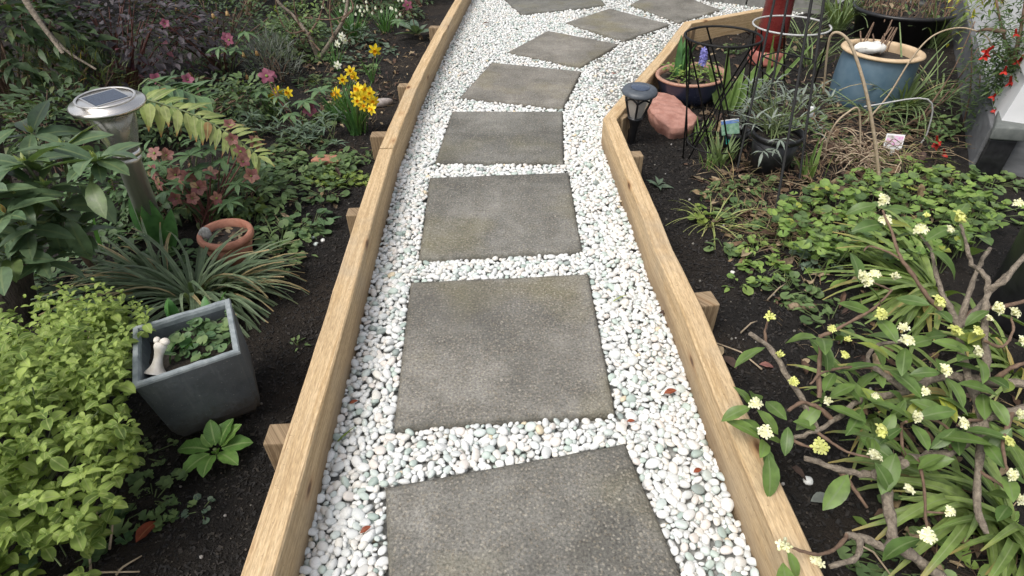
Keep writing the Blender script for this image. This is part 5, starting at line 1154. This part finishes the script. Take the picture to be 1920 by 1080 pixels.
# --- pile of pale dead stems under a wicker hoop
b = ground(1598, 300); t = Thing('dead_stem_pile', 'pale curled dead stems heaped under a bent wicker hoop', 'dead plant', b)
for k in range(170):
    a = b + V3(U(-.12, .12), U(-.12, .14), U(0, .05)); az = U(0, 6.28); L = U(.04, .09); dx = V3(math.cos(az), math.sin(az), 0)
    t.add('curled_stem', tube(smooth_line([(0, 0, 0), (0, .4, .3), (.15, .8, .15), (.1, 1, -.1)], 2), [.028, .016], 4, False) if k < 6 else _pool[k % 6], M_TAN if k % 3 else M_TWIG, place(a, az, U(-.3, .3), L)) if k >= 6 else (globals().setdefault('_pool', []).append(tube(smooth_line([(0, 0, 0), (U(-.1, .1), .4, U(.1, .35)), (U(-.2, .2), .8, U(0, .2)), (.1, 1, -.1)], 2), [.028, .016], 4, False)))
t.done()
Yc = b[1]
single('wicker_hoop', tube(smooth_line([ray(1546, 296, Yc), ray(1552, 262, Yc), ray(1568, 230, Yc), ray(1588, 212, Yc + .02), ray(1608, 203, Yc + .04), ray(1613, 240, Yc + .04), ray(1612, 320, Yc + .02)], 5), .0034, 6), M_TAN, 'bent tan wicker hoop stuck in the soil over the dead stems', 'hoop', b)

# --- house foundation, white wall, concrete block
g0, g1 = at(1822, 330), at(1768, -70); d = g1 - g0; d /= np.linalg.norm(d); nr = V3(d[1], -d[0], 0)
def on_wall(px, py, off=0.):
    o = g0 + nr * off; D = _dir(px, py); k = ((o - CAM) @ nr) / (D @ nr); return CAM + D * k
hf = .15
t = Thing('house_wall', 'white painted house wall above a grey cement foundation at the right edge', 'house wall', g0)
e0, e1 = g0 + d * .085, g0 + d * 9
t.part('foundation', block([e0 - V3(0, 0, .15), e1 - V3(0, 0, .15), e1 - V3(0, 0, .15) + nr * .17, e0 - V3(0, 0, .15) + nr * .17] + [e0 + V3(0, 0, hf), e1 + V3(0, 0, hf), e1 + V3(0, 0, hf) + nr * .17, e0 + V3(0, 0, hf) + nr * .17], .006), M_GREYWALL, False)
w0, w1 = e0 + nr * .03, e1 + nr * .03
for k in range(9):
    za, zb = hf + .003 + k * .17, hf + k * .17 + .172
    t.part('weatherboard', block([w0 + V3(0, 0, za) - nr * .012, w1 + V3(0, 0, za) - nr * .012, w1 + V3(0, 0, za) + nr * .13, w0 + V3(0, 0, za) + nr * .13] + [w0 + V3(0, 0, zb), w1 + V3(0, 0, zb), w1 + V3(0, 0, zb) + nr * .13, w0 + V3(0, 0, zb) + nr * .13], .002), M_WHITEWALL, False)
yk = at(1880, 326)[1]; pk = ray(1866, 238, yk); single('concrete_block', block([pk + V3(x, y, z) for z in (-.045, .0) for x, y in ((0, 0), (.10, -.025), (.25, .19), (.145, .195))], .006), M_GREYBLK, 'grey concrete block under the red flowered bush beside the white wall', 'concrete block', pk)
p = pk * V3(1, 1, 0); single('dark_void_box', block([p + V3(x, y, z) for z in (-.03, pk[2] - .048) for x, y in ((.012, .01), (.095, -.01), (.24, .18), (.15, .185))], .006), M_BLKPL, 'black box shape added for the dark void under the grey concrete block', 'box', p)  # solid black shape added to stand for the shaded void below the block
# --- black bin at the right edge
b = at(1960, 610, -.02); t = Thing('black_bin', 'tall black plastic bin cut by the right edge, behind the pale flowered shrub', 'bin', b); M = tilt_to(b, (.04, .05, 1)); rr = .155
t.part('bin_body', lathe([(0, 0), (rr * .86, 0), (rr * .9, .02), (rr, .40), (rr * 1.0, .42), (0, .42)], 40, M), M_BLKPL); t.part('lid', lathe([(rr * .98, .41), (rr * 1.08, .415), (rr * 1.08, .44), (rr * 1.0, .46), (0, .475)], 40, M), M_BLKPL)

# --- red flowered bush on the right
b = ground(1925, 300); t = Thing('red_flowered_bush', 'fine leaved bush with hanging red flowers in front of the white wall', 'shrub', b)
trunkY = b[1] + .12; base = V3(*b)
for pts in (((1930, 300), (1920, 200), (1900, 120), (1880, 60), (1868, 0)), ((1920, 210), (1895, 170), (1868, 140)), ((1905, 130), (1880, 110), (1858, 95)), ((1925, 280), (1880, 280), (1820, 285), (1760, 270)), ((1900, 120), (1915, 50), (1925, -20)), ((1885, 60), (1850, 55), (1830, 60))):
    stem(t, [ray(x, y, trunkY + .03 * i) for i, (x, y) in enumerate(pts)], [.008, .003], M_TWIG, 6, 3, 'branch')
sprays = [((1895, 110), 90), ((1905, 170), 100), ((1888, 200), 60), ((1868, 130), 50), ((1912, 60), 60), ((1900, 230), 50), ((1918, 280), 50), ((1880, 285), 45), ((1840, 290), 40), ((1800, 280), 36), ((1765, 262), 28), ((1865, 75), 24), ((1855, 215), 12), ((1910, 20), 40), ((1790, 235), 16), ((1870, 165), 40), ((1915, 140), 60), ((1915, 220), 50), ((1830, 270), 30), ((1885, 150), 60), ((1780, 270), 20), ((1850, 285), 30), ((1900, 90), 60), ((1870, 200), 60), ((1910, 250), 60), ((1875, 230), 30), ((1860, 110), 24), ((1880, 40), 30)]
for q, n in sprays:
    c = ray(*q, trunkY + U(-.06, .14))
    for k in range(int(n * 2.6)): t.add('leaf', (G_OV if q[1] > 240 else G_LA)[rng.randrange(4)], L_FINE if q[1] < 240 or k % 2 else L_SMALL, place(c + V3(*(nrng.normal(size=3) * V3(.05, .06, .05))), U(0, 6.28), U(-.7, .7), U(.022, .04), .9 if q[1] > 240 else .7, U(-.5, .5)))
RBELL = join([star(4, 1, .5, 70, 0, 20), tube([(0, 0, -.5), (0, 0, .3)], [.14, .22], 6)])
for q in ((1852, 97), (1856, 92), (1848, 101), (1757, 262), (1759, 270), (1778, 298), (1788, 308), (1842, 320), (1860, 302), (1855, 308), (1913, 280), (1866, 178), (1918, 186), (1776, 303), (1914, 285), (1860, 298), (1786, 312), (1900, 250), (1885, 130), (1870, 205), (1905, 60), (1895, 150), (1770, 285), (1810, 300), (1880, 300), (1825, 310), (1890, 215), (1915, 110)):
    t.add('flower', RBELL, L_FUCH, Matrix.Translation(Vector(ray(*q, trunkY - .07))) @ Matrix.Rotation(PI + U(-.5, .5), 4, 'X') @ Matrix.Rotation(U(-.4, .4), 4, 'Y') @ Matrix.Scale(U(.02, .028), 4))
t.done()
b = ground(1885, 200); t = Thing('yellow_leaved_bush', 'bush with hanging yellow leaves at the top right corner before the white wall', 'shrub', b)
c0y = b[1] + .25
stem(t, [b, ray(1900, 80, c0y), ray(1880, 0, c0y), ray(1860, -60, c0y)], [.008, .004], M_TWIG, 6, 3, 'branch'); stem(t, [ray(1880, 0, c0y), ray(1840, -20, c0y), ray(1815, 0, c0y)], [.005, .003], M_TWIG, 5, 3, 'branch')
for q, n in (((1815, 8), 26), ((1830, -8), 26), ((1908, 40), 26), ((1915, 15), 24), ((1870, -15), 30), ((1905, 95), 8), ((1812, 112), 6), ((1800, 70), 5)):
    c = ray(*q, c0y)
    for k in range(n): t.add('leaf', G_EL[rng.randrange(5)], L_YLEAF if k % 5 < 2 else L_MOSS, place(c + V3(*(nrng.normal(size=3) * .03)), U(0, 6.28), U(-1.1, .2), U(.03, .05), .7))
t.done()

# --- carpet of round leaves
def carpet(label, poly, n, s0, s1, zmax, mats, geos, b, cut=300, name='violet_carpet', cat='ground cover'):
    t = Thing(name, label, cat, b)
    for k in range(n):
        q = in_px(poly, U(.0, zmax)); q[2] += float(soil_z(q[0], q[1])) + .01; t.add('leaf', geos[rng.randrange(len(geos))], mats[k % len(mats)], place(q, U(0, 6.28), U(-.25, .35), U(s0, s1), 1, U(-.4, .4)))
        if k % 4 == 0: t.part('stalk', tube([V3(q[0] + U(-.02, .02), q[1] + U(-.02, .02), -.02), q], .0015, 4, False), M_GSTEM)
    return t.done(cut)
poly = [(1500, 350), (1560, 335), (1620, 315), (1680, 330), (1760, 312), (1860, 330), (1880, 350), (1870, 430), (1800, 470), (1690, 490), (1560, 480), (1480, 455), (1440, 390)]
carpet('carpet of round bright green violet leaves in the middle of the right bed', poly, 820, .017, .036, .085, [L_VIOL, L_VIOL, L_SMALL], G_RD, ground(1690, 390))
for px, py, n, r, m, lab in ((1395, 400, 40, .09, L_SMALL, 'mixed seedlings right of the pale grass tuft'), (1410, 350, 36, .08, L_SMALL, 'weeds at the feet of the wire supports'), (1420, 470, 40, .08, L_VIOL, 'green seedlings along the edge of the black soil'), (1475, 540, 46, .08, L_SMALL, 'dark low weeds left of the lower strap clump'), (1385, 530, 9, .03, L_VIOL, 'lone round leaved seedling on black soil'), (1530, 490, 30, .06, L_EUPH, 'pale leafy seedling just above the strap leaves'), (1450, 300, 24, .07, L_SMALL, 'weeds below the black pot'), (1510, 560, 30, .06, L_SMALL, 'low weeds under the daphne tips'), (1690, 1060, 50, .08, L_SMALL, 'tiny weeds at the bottom edge under the gnarled trunk'), (1740, 930, 40, .07, L_SMALL, 'weeds in shade right of the gnarled trunk'), (1560, 260, 30, .08, L_SMALL, 'weeds by the pale dead stems'), (1640, 60, 40, .14, L_SMALL, 'weeds at the foot of the black tub'), (1380, 95, 40, .09, L_SMALL, 'small green weed inside the far timber corner'), (1900, 1040, 60, .1, L_VIOL, 'fresh weeds in the bottom right corner')):
    lowplant('weed_patch', lab, 'weeds', px, py, n, r, G_RD + G_OV, m, .014, .034, 0, .045)

# --- strap leaved lilies
def lily(px, py, n, h, az, label, e0=(25, 70), e1=(-50, 0)):
    b = ground(px, py); t = Thing('strap_lily', label, 'lily', b, 'strap leaved lilies in the right bed'); straps(t, b, n, h * .7, h * 1.1, L_AGAP, e0, e1, .062, .04, az, var=9, nseg=8); t.done()
lily(1760, 555, 44, .30, (1.4, 4.3), 'lily with long arching strap leaves sweeping left under the carpet of round leaves')
lily(1720, 545, 18, .30, (2.2, 4.4), 'smaller strap lily filling behind the first sweeping one', (10, 45), (-40, 0))
lily(1800, 760, 26, .26, (1.8, 5.2), 'strap lily in the shade under the middle of the pale flowered shrub')
lily(1640, 760, 14, .2, (2.0, 5.), 'low strap lily nearest the right board under the pale flowered shrub')
lily(1830, 950, 30, .26, (2.0, 4.9), 'lush strap lily in the lower right corner beside the gnarled trunk', (30, 75), (-70, -10))
lily(1910, 1000, 30, .24, (1.5, 5.), 'strap lily cut by the bottom right corner', (30, 80), (-70, -10))
lily(1900, 700, 26, .22, (1.5, 4.6), 'strap lily by the black bin', (35, 80), (-60, 0))

# --- the pale flowered daphne with gnarled branches
b = at(1765, 1110, 0); t = Thing('daphne_shrub', 'gnarled open shrub with glossy leaves and clusters of pale yellow flowers, lower right', 'shrub', b)
def P3(L): return [at(x, y, z) for x, y, z in L]
def knob(pts, r0, r1, nm='branch', m=4):
    thick = r0 > .0124; r0 *= .74; r1 *= .68
    L = smooth_line(pts, m); n = len(L); k = 9
    rr = [(r0 + (r1 - r0) * i / (n - 1)) * (1 + .13 * math.sin(i * 1.9 + r0 * 999) + .08 * math.sin(i * .8)) for i in range(n)]
    L = [p + V3(*(nrng.normal(size=3) * r0 * .12)) for p in L]
    g = tube(L, rr, k); g.V += nrng.normal(size=g.V.shape) * r0 * .035; t.part(nm, g, M_BARK if r0 > .005 else M_TWIG)
BR = [
 ([(1775, 1100, .0), (1752, 1074, .03), (1712, 1042, .05), (1676, 1014, .07), (1668, 965, .09), (1661, 910, .11), (1668, 876, .12), (1700, 862, .125), (1740, 855, .13), (1780, 850, .14), (1812, 825, .16), (1845, 787, .18), (1900, 770, .2), (1960, 760, .2)], .0125, .0105),
 ([(1676, 1014, .07), (1660, 1030, .075), (1640, 1018, .08), (1612, 1006, .085), (1588, 1003, .09)], .010, .008),
 ([(1610, 1006, .085), (1612, 1030, .085), (1600, 1050, .08), (1555, 1062, .08)], .0075, .0055),
 ([(1588, 1003, .09), (1568, 1028, .1), (1535, 1040, .115), (1500, 1032, .13), (1472, 1022, .14)], .0045, .0028),
 ([(1661, 893, .115), (1620, 888, .12), (1590, 884, .12), (1560, 876, .125), (1508, 858, .13)], .0085, .0075),
 ([(1572, 880, .12), (1600, 915, .10), (1626, 952, .08)], .006, .004),
 ([(1960, 725, .22), (1920, 720, .215), (1858, 717, .2), (1800, 706, .19), (1755, 708, .19), (1700, 734, .18), (1650, 742, .175), (1618, 746, .17), (1590, 768, .165), (1561, 788, .16), (1530, 809, .155), (1480, 822, .15)], .0125, .005),
 ([(1561, 788, .16), (1535, 765, .18), (1502, 755, .19), (1478, 770, .19)], .006, .004),
 ([(1530, 809, .155), (1560, 830, .15), (1590, 848, .16), (1632, 858, .17)], .004, .0025),
 ([(1480, 822, .15), (1510, 836, .16), (1533, 840, .165)], .004, .0025),
 ([(1852, 719, .2), (1848, 660, .24), (1846, 610, .27), (1850, 560, .30), (1852, 527, .32), (1838, 508, .33), (1822, 495, .34), (1812, 455, .37), (1800, 420, .40)], .0095, .004),
 ([(1850, 545, .31), (1880, 530, .33), (1900, 505, .34), (1940, 460, .36)], .007, .006),
 ([(1845, 787, .18), (1820, 720, .2), (1804, 660, .22), (1798, 612, .24)], .010, .009),
 ([(1798, 612, .24), (1780, 575, .27), (1764, 545, .29), (1752, 500, .32), (1745, 470, .34), (1724, 440, .36)], .008, .003),
 ([(1798, 612, .24), (1825, 590, .26), (1864, 538, .28), (1892, 512, .3), (1930, 470, .31)], .0075, .006),
 ([(1800, 605, .24), (1820, 540, .28), (1838, 495, .31), (1856, 465, .33)], .0075, .005),
 ([(1798, 612, .24), (1830, 580, .25), (1880, 575, .26), (1940, 560, .27)], .006, .005),
 ([(1764, 580, .27), (1739, 556, .29), (1712, 515, .32), (1690, 486, .34), (1680, 460, .36), (1672, 435, .375), (1655, 395, .40)], .006, .003),
 ([(1690, 486, .34), (1660, 470, .34), (1630, 462, .34), (1620, 470, .34)], .003, .002),
 ([(1700, 734, .18), (1670, 712, .2), (1640, 690, .22), (1627, 680, .22), (1640, 650, .24), (1690, 640, .27)], .008, .004),
 ([(1640, 690, .22), (1580, 690, .23), (1540, 700, .24), (1520, 720, .24)], .004, .0025),
 ([(1530, 800, .15), (1502, 745, .19), (1470, 695, .23), (1440, 650, .26), (1405, 625, .28)], .0075, .006),
 ([(1436, 645, .26), (1435, 620, .28), (1440, 600, .30)], .0035, .0025),
 ([(1536, 745, .2), (1536, 690, .24), (1538, 628, .28)], .0055, .005),
 ([(1538, 630, .28), (1560, 622, .29), (1600, 600, .31), (1636, 580, .32), (1655, 562, .33), (1672, 545, .335)], .0045, .0025),
 ([(1672, 545, .335), (1650, 535, .35), (1625, 525, .36)], .0025, .002),
 ([(1779, 850, .14), (1785, 820, .17), (1760, 790, .2), (1712, 782, .22)], .0045, .0025),
 ([(1700, 862, .125), (1692, 840, .15), (1690, 800, .18), (1700, 790, .2)], .0045, .003),
 ([(1845, 787, .18), (1810, 790, .2), (1795, 798, .21)], .004, .0025),
 ([(1720, 860, .13), (1730, 900, .12), (1735, 960, .12), (1738, 1000, .13)], .004, .0025),
 ([(1738, 960, .12), (1770, 962, .13)], .0028, .002),
 ([(1845, 787, .18), (1838, 860, .15), (1830, 940, .12), (1850, 1000, .1)], .0095, .007),
 ([(1900, 770, .2), (1880, 830, .2), (1890, 885, .2)], .005, .003),
 ([(1830, 880, .14), (1870, 905, .15), (1905, 930, .16)], .004, .003),
 ([(1858, 717, .2), (1895, 690, .24), (1925, 680, .25)], .006, .005),
 ([(1846, 640, .26), (1880, 650, .28), (1900, 620, .29), (1896, 595, .3)], .004, .0025),
 ([(1755, 708, .19), (1770, 690, .22), (1768, 698, .24)], .003, .002),
]
for pts, r0, r1 in BR: knob(P3(pts), r0, r1, 'trunk' if r0 > .0124 and pts[0][1] > 1000 else 'branch')
# cut stub on the trunk
for q in ((1640, 890, .12), (1815, 820, .17), (1690, 870, .13)):
    a = at(*q); t.part('stub', tube([a, a + V3(U(-.01, .01), -.012, .02)], [.009, .007], 8), M_BARK)
TUBE4 = join([tube([(0, 0, 0), (0, 0, .75)], [.09, .12], 5, False), *(leaf('petal', .62, 30, -10, 3, .2).tf(Matrix.Translation((0, 0, .72)) @ Matrix.Rotation(k * PI / 2, 4, 'Z') @ Matrix.Scale(.42, 4)) for k in range(4))])
BUD = tube([(0, 0, 0), (0, 0, .5), (0, 0, .85), (0, 0, 1.)], [.09, .11, .16, .05], 5)
CL = [join([(TUBE4 if rng.random() < op else BUD).tf(frame(a := k * 2.4, 0) @ Matrix.Rotation(-(.12 + .62 * (k / 9) ** .8), 4, 'X') @ Matrix.Translation((0, 0, .12)) @ Matrix.Scale(U(.75, 1.), 4)) for k in range(9)]) for op in (.85, .85, .6, .2)]
FL = [(1660, 420, .375, 1), (1650, 378, .40, 1), (1722, 437, .36, 1.05), (1790, 415, .40, 1.2), (1776, 434, .39, .7), (1610, 522, .36, 1), (1622, 530, .35, .9), (1637, 520, .36, .8), (1676, 525, .34, .8), (1752, 572, .31, 1.1), (1860, 580, .30, 1.1), (1645, 592, .32, .95), (1700, 645, .27, .9), (1695, 618, .28, .8), (1785, 628, .27, 1.1), (1692, 642, .27, .9), (1827, 625, .28, .8), (1440, 597, .31, .9), (1461, 670, .25, .7), (1487, 718, .23, .7), (1765, 697, .25, .9), (1825, 662, .25, .9), (1896, 590, .3, .8), (1415, 760, .19, .9), (1434, 815, .16, 1.05), (1533, 840, .17, 1.15), (1545, 753, .19, .8), (1642, 810, .19, 1.05), (1712, 782, .22, .9), (1797, 796, .21, .9), (1735, 1007, .13, 1), (1470, 1022, .145, 1.05), (1530, 1055, .09, 1.05), (1633, 860, .175, .95), (1698, 922, .15, .8), (1775, 960, .13, .7), (1888, 888, .2, .9), (1885, 832, .2, .8), (1910, 640, .27, .7), (1560, 620, .29, .6), (1580, 670, .24, .7), (1908, 385, .34, .9), (1735, 408, .38, .6), (1850, 600, .29, .6), (1700, 640, .26, .7), (1905, 775, .22, .8), (1905, 935, .16, .8), (1640, 745, .22, .5), (1590, 640, .26, .6), (1730, 738, .21, .8)]
for x, y, z, s in FL:
    c = at(x, y, z); d = Vector((U(-.6, .4), U(-.9, .0), 1.)).to_track_quat('Z', 'Y').to_matrix().to_4x4(); k = rng.choice([0, 1, 1, 2, 2, 3])
    t.add('flower_cluster', CL[k], L_CREAM if k < 2 or rng.random() < .35 else L_LIMEBUD, Matrix.Translation(Vector(c)) @ d @ Matrix.Scale(.019 * s, 4))
G_DP = [leaf('ellip', .40, U(5, 20), U(-40, -10), 6, .28, .06, U(-.08, .08)) for _ in range(6)]
LV = [(1660, 420, .37, 4), (1650, 385, .39, 2), (1722, 440, .355, 3), (1790, 420, .39, 6), (1615, 530, .35, 3), (1752, 575, .3, 2), (1860, 582, .295, 4), (1645, 592, .31, 4), (1700, 645, .265, 5), (1785, 630, .26, 4), (1827, 660, .25, 4), (1440, 650, .25, 1), (1415, 760, .185, 4), (1434, 818, .155, 5), (1545, 753, .185, 4), (1642, 812, .185, 6), (1712, 784, .21, 5), (1797, 798, .2, 6), (1735, 1007, .12, 2), (1470, 1025, .14, 1), (1633, 862, .165, 3), (1770, 700, .24, 5), (1825, 665, .24, 4), (1888, 885, .19, 5), (1700, 795, .2, 5), (1600, 640, .27, 4), (1570, 690, .23, 4), (1590, 700, .2, 3), (1540, 630, .28, 4), (1660, 690, .22, 5), (1850, 700, .22, 5), (1900, 800, .21, 5), (1690, 870, .15, 3), (1850, 790, .2, 4), (1900, 940, .15, 5), (1840, 440, .37, 4), (1895, 640, .26, 4), (1620, 760, .18, 4), (1740, 740, .2, 5), (1780, 850, .16, 4), (1680, 770, .2, 5), (1480, 790, .17, 3), (1610, 720, .2, 4), (1850, 620, .27, 3), (1660, 730, .2, 4), (1880, 740, .22, 4), (1800, 860, .16, 4), (1700, 745, .2, 4), (1755, 640, .24, 3)]
for x, y, z, n in LV:
    c = at(x, y, z); a0 = U(0, 6.28); n = n if (x < 1600 or n < 3) else max(2, int(n * .62))
    for k in range(n):
        a = a0 + k * 2.2 + U(-.3, .3)
        t.add('leaf', G_DP[rng.randrange(6)], L_DAPH, place(c + V3(math.cos(a), math.sin(a), 0) * .006 - V3(0, 0, .004 * k), a, R(U(-45, 28)), U(.044, .07), 1, U(-.5, .5)))
for x, y, z, az, el in ((1468, 1055, .13, -1.75, -10), (1440, 850, .15, -1.6, -35), (1860, 835, .2, 2.7, -12), (1835, 830, .19, .1, -15), (1680, 850, .16, -2.2, -30), (1590, 890, .14, -2.4, -25), (1850, 470, .36, 1.2, -40), (1745, 470, .36, -.6, -30), (1712, 430, .36, 3.0, 10)):
    t.add('leaf', G_DP[rng.randrange(6)], L_DAPH, place(at(x, y, z), az, R(el), .075, 1.05, U(-.3, .3)))
t.done()

# --- fallen leaves, sticks and stones one can tell apart
for x, y, az, L, m, lab in ((1522, 936, .2, .045, L_GREY, 'grey green fallen leaf on black soil left of the gnarled trunk'), (1425, 678, -.2, .035, L_PINK, 'mauve fallen leaf under the leftmost daphne twig'), (1520, 665, -.5, .04, M_LITTER, 'tan fallen leaf above the round cut twig'), (1505, 680, .6, .03, M_LITTER, 'curled tan leaf beside the daphne twig'), (1490, 870, -1.2, .035, M_LITTER, 'thin brown leaf hanging at the foot of the nearest leaf whorl'), (1602, 962, -1., .03, L_MOSS, 'small yellow green fallen leaf near the trunk'), (1358, 660, -1.2, .05, M_LITTER, 'russet leaf leaning on the right board below its second peg'), (1345, 640, -1.6, .045, M_LITTER, 'russet leaf tucked behind the right board'), (1235, 588, .2, .03, M_LITTER, 'brown leaf against the right board on the pebbles'), (1150, 565, .5, .05, L_PALE, 'tan straw lying on the pebbles beside the second slab'), (655, 757, .4, .02, L_RED, 'dark red leaf scrap on the pebbles left of the second slab'), (633, 828, .9, .05, L_MOSS, 'narrow green leaf on the pebbles by the left board'), (1300, 886, .4, .02, L_RED, 'dark red scrap on the pebbles near the right board'), (1175, 790, .1, .018, L_RED, 'red brown scrap on the pebbles at the corner of the second slab'), (675, 1000, .6, .022, L_RED, 'brown scrap on the pebbles left of the nearest slab'), (1245, 738, .2, .03, L_RED, 'brown curled scrap on the pebbles right of the second slab'), (1145, 138, 0, .03, L_RED, 'reddish leaf on the far pebbles before the blue bowl'), (1395, 985, 1.2, .05, M_LITTER, 'curved dark leaf on the pebbles against the near right board'), (905, 45, .3, .05, M_LITTER, 'dark leaf scrap on the far left pebbles')):
    onp = inside_path(*at(x, y, 0)[:2]); p = at(x, y, .004) if onp else ground(x, y) + V3(0, 0, .006)
    g = leaf('ellip' if 'straw' not in lab and 'narrow' not in lab and 'thin' not in lab else 'blade', .5 if 'straw' not in lab and 'narrow' not in lab else .1, U(5, 20), U(-30, -10), 5, .3, .12); single('fallen_leaf', g.tf(place(p, az, U(0, .15), L)), m, lab, 'fallen leaf', p, 'fallen leaves and scraps')
b = ground(1500, 572); single('rotting_log', tube(smooth_line([b + V3(-.03, 0, .008), b + V3(0, .002, .01), b + V3(.035, -.003, .008)], 4), [.008, .009, .011, .01, .009, .008, .009, .011, .009], 9), plain('rotten_wood', (.16, .11, .07), (.34, .26, .17), 90, .9, .8), 'short pale rotten piece of wood among the weeds', 'wood', b)
for q in (((1430, 690), (1345, 640)), ((1440, 560), (1475, 530)), ((1600, 1010), (1670, 1075)), ((1390, 620), (1420, 600))):
    a, c = ground(*q[0]) + V3(0, 0, .01), ground(*q[1]) + V3(0, 0, .012); single('twig', tube([a, (a + c) / 2 + V3(.005, .005, .008), c], [.0022, .0015], 5), M_TAN, {1430: 'fine pale twig on black soil near the right board', 1440: 'crooked twig by the dark low weeds', 1600: 'thin twig lying near the bottom right trunk', 1390: 'short twig left of the leftmost daphne flower'}[q[0][0]], 'twig', a, 'loose twigs on the soil')
# --- extra growth that closes the beds
for px, py, n, r, m, lab in ((1500, 240, 60, .12, L_SMALL, 'weeds behind the silver carnation'), (1720, 240, 70, .16, L_SMALL, 'weeds at the foot of the grey foundation'), (1570, 390, 60, .1, L_VIOL, 'bright seedlings at the left tip of the round leaved carpet'), (1470, 430, 50, .1, L_SMALL, 'mixed weeds between grass tuft and carpet'), (1600, 500, 60, .12, L_VIOL, 'fresh green weeds between the carpet and the sweeping lily'), (1560, 600, 40, .08, L_SMALL, 'weeds below the cut wood piece'), (1700, 330, 60, .14, L_VIOL, 'seedlings in front of the picture tag'), (1450, 210, 40, .1, L_SMALL, 'seedlings beside the iris'), (1390, 180, 30, .08, L_SMALL, 'seedlings right of the blue bowl'), (1340, 360, 26, .06, L_SMALL, 'pale weed sprigs above the straw tuft')):
    lowplant('weed_patch', lab, 'weeds', px, py, n, r, G_OV + G_RD + G_LA, m, .018, .04, 0, .06)
for px, py, n, h, mat, lab in ((1410, 420, 26, .12, L_PALE, 'dry straw tuft right of the lime grass tuft'), (1480, 470, 24, .12, L_PALE, 'yellowed flat grass at the edge of the carpet'), (1380, 350, 24, .12, L_PALE, 'straw strands under the wire cage'), (1620, 300, 30, .14, L_PALE, 'dead straw beside the pale stem pile'), (1690, 300, 26, .14, L_PALE, 'dead straw around the picture tag'), (1540, 180, 30, .22, L_GRASS, 'wispy grass right of the silver carnation'), (1600, 35, 40, .34, L_GRASS, 'green blades at the top beside the red pillar'), (1505, 70, 36, .3, L_GRASS, 'long leaves crossing the pale wire ring')):
    b = ground(px, py); t = Thing('grass_clump', lab, 'grass', b, 'grass clumps in the right bed'); straps(t, b, n, h * .6, h * 1.1, mat, (5, 65), (-40, 10), .022, .06, shape='blade', var=9, nseg=6); t.done()
for k in range(44):
    pass
b = ground(1640, 260); gs = []
for k in range(330):
    q = in_px([(1380, 330), (1480, 180), (1560, 140), (1760, 230), (1800, 300), (1640, 330), (1540, 350), (1480, 470), (1400, 450)], 0.); q[2] = float(soil_z(q[0], q[1])) + U(.004, .04)
    a = U(0, 6.28); e = q + V3(math.cos(a), math.sin(a), U(-.1, .3)) * U(.05, .15); gs.append(tube(smooth_line([q, (q + e) / 2 + V3(U(-.015, .015), U(-.015, .015), U(0, .015)), e], 2), [U(.0008, .0018), .0007], 4, False))
struct('straw_litter', join(gs), M_LITTER, kind='stuff')
for px, py, n, r, m, lab in ((1310, 400, 16, .04, L_MOSS, 'pale seedlings close to the right board'), (1440, 505, 36, .07, L_VIOL, 'bright seedlings between the right board and the sweeping lily'), (1360, 460, 18, .05, L_SMALL, 'sparse seedlings on the black soil above the second right peg'), (1850, 400, 60, .1, L_VIOL, 'fresh leaves at the right end of the round leaved carpet'), (1860, 345, 50, .09, L_SMALL, 'green weeds in front of the dark void below the concrete block'), (1590, 440, 40, .1, L_MOSS, 'yellow green leaves at the near edge of the carpet')):
    lowplant('weed_patch', lab, 'weeds', px, py, n, r, G_RD + G_OV, m, .016, .036, 0, .05)
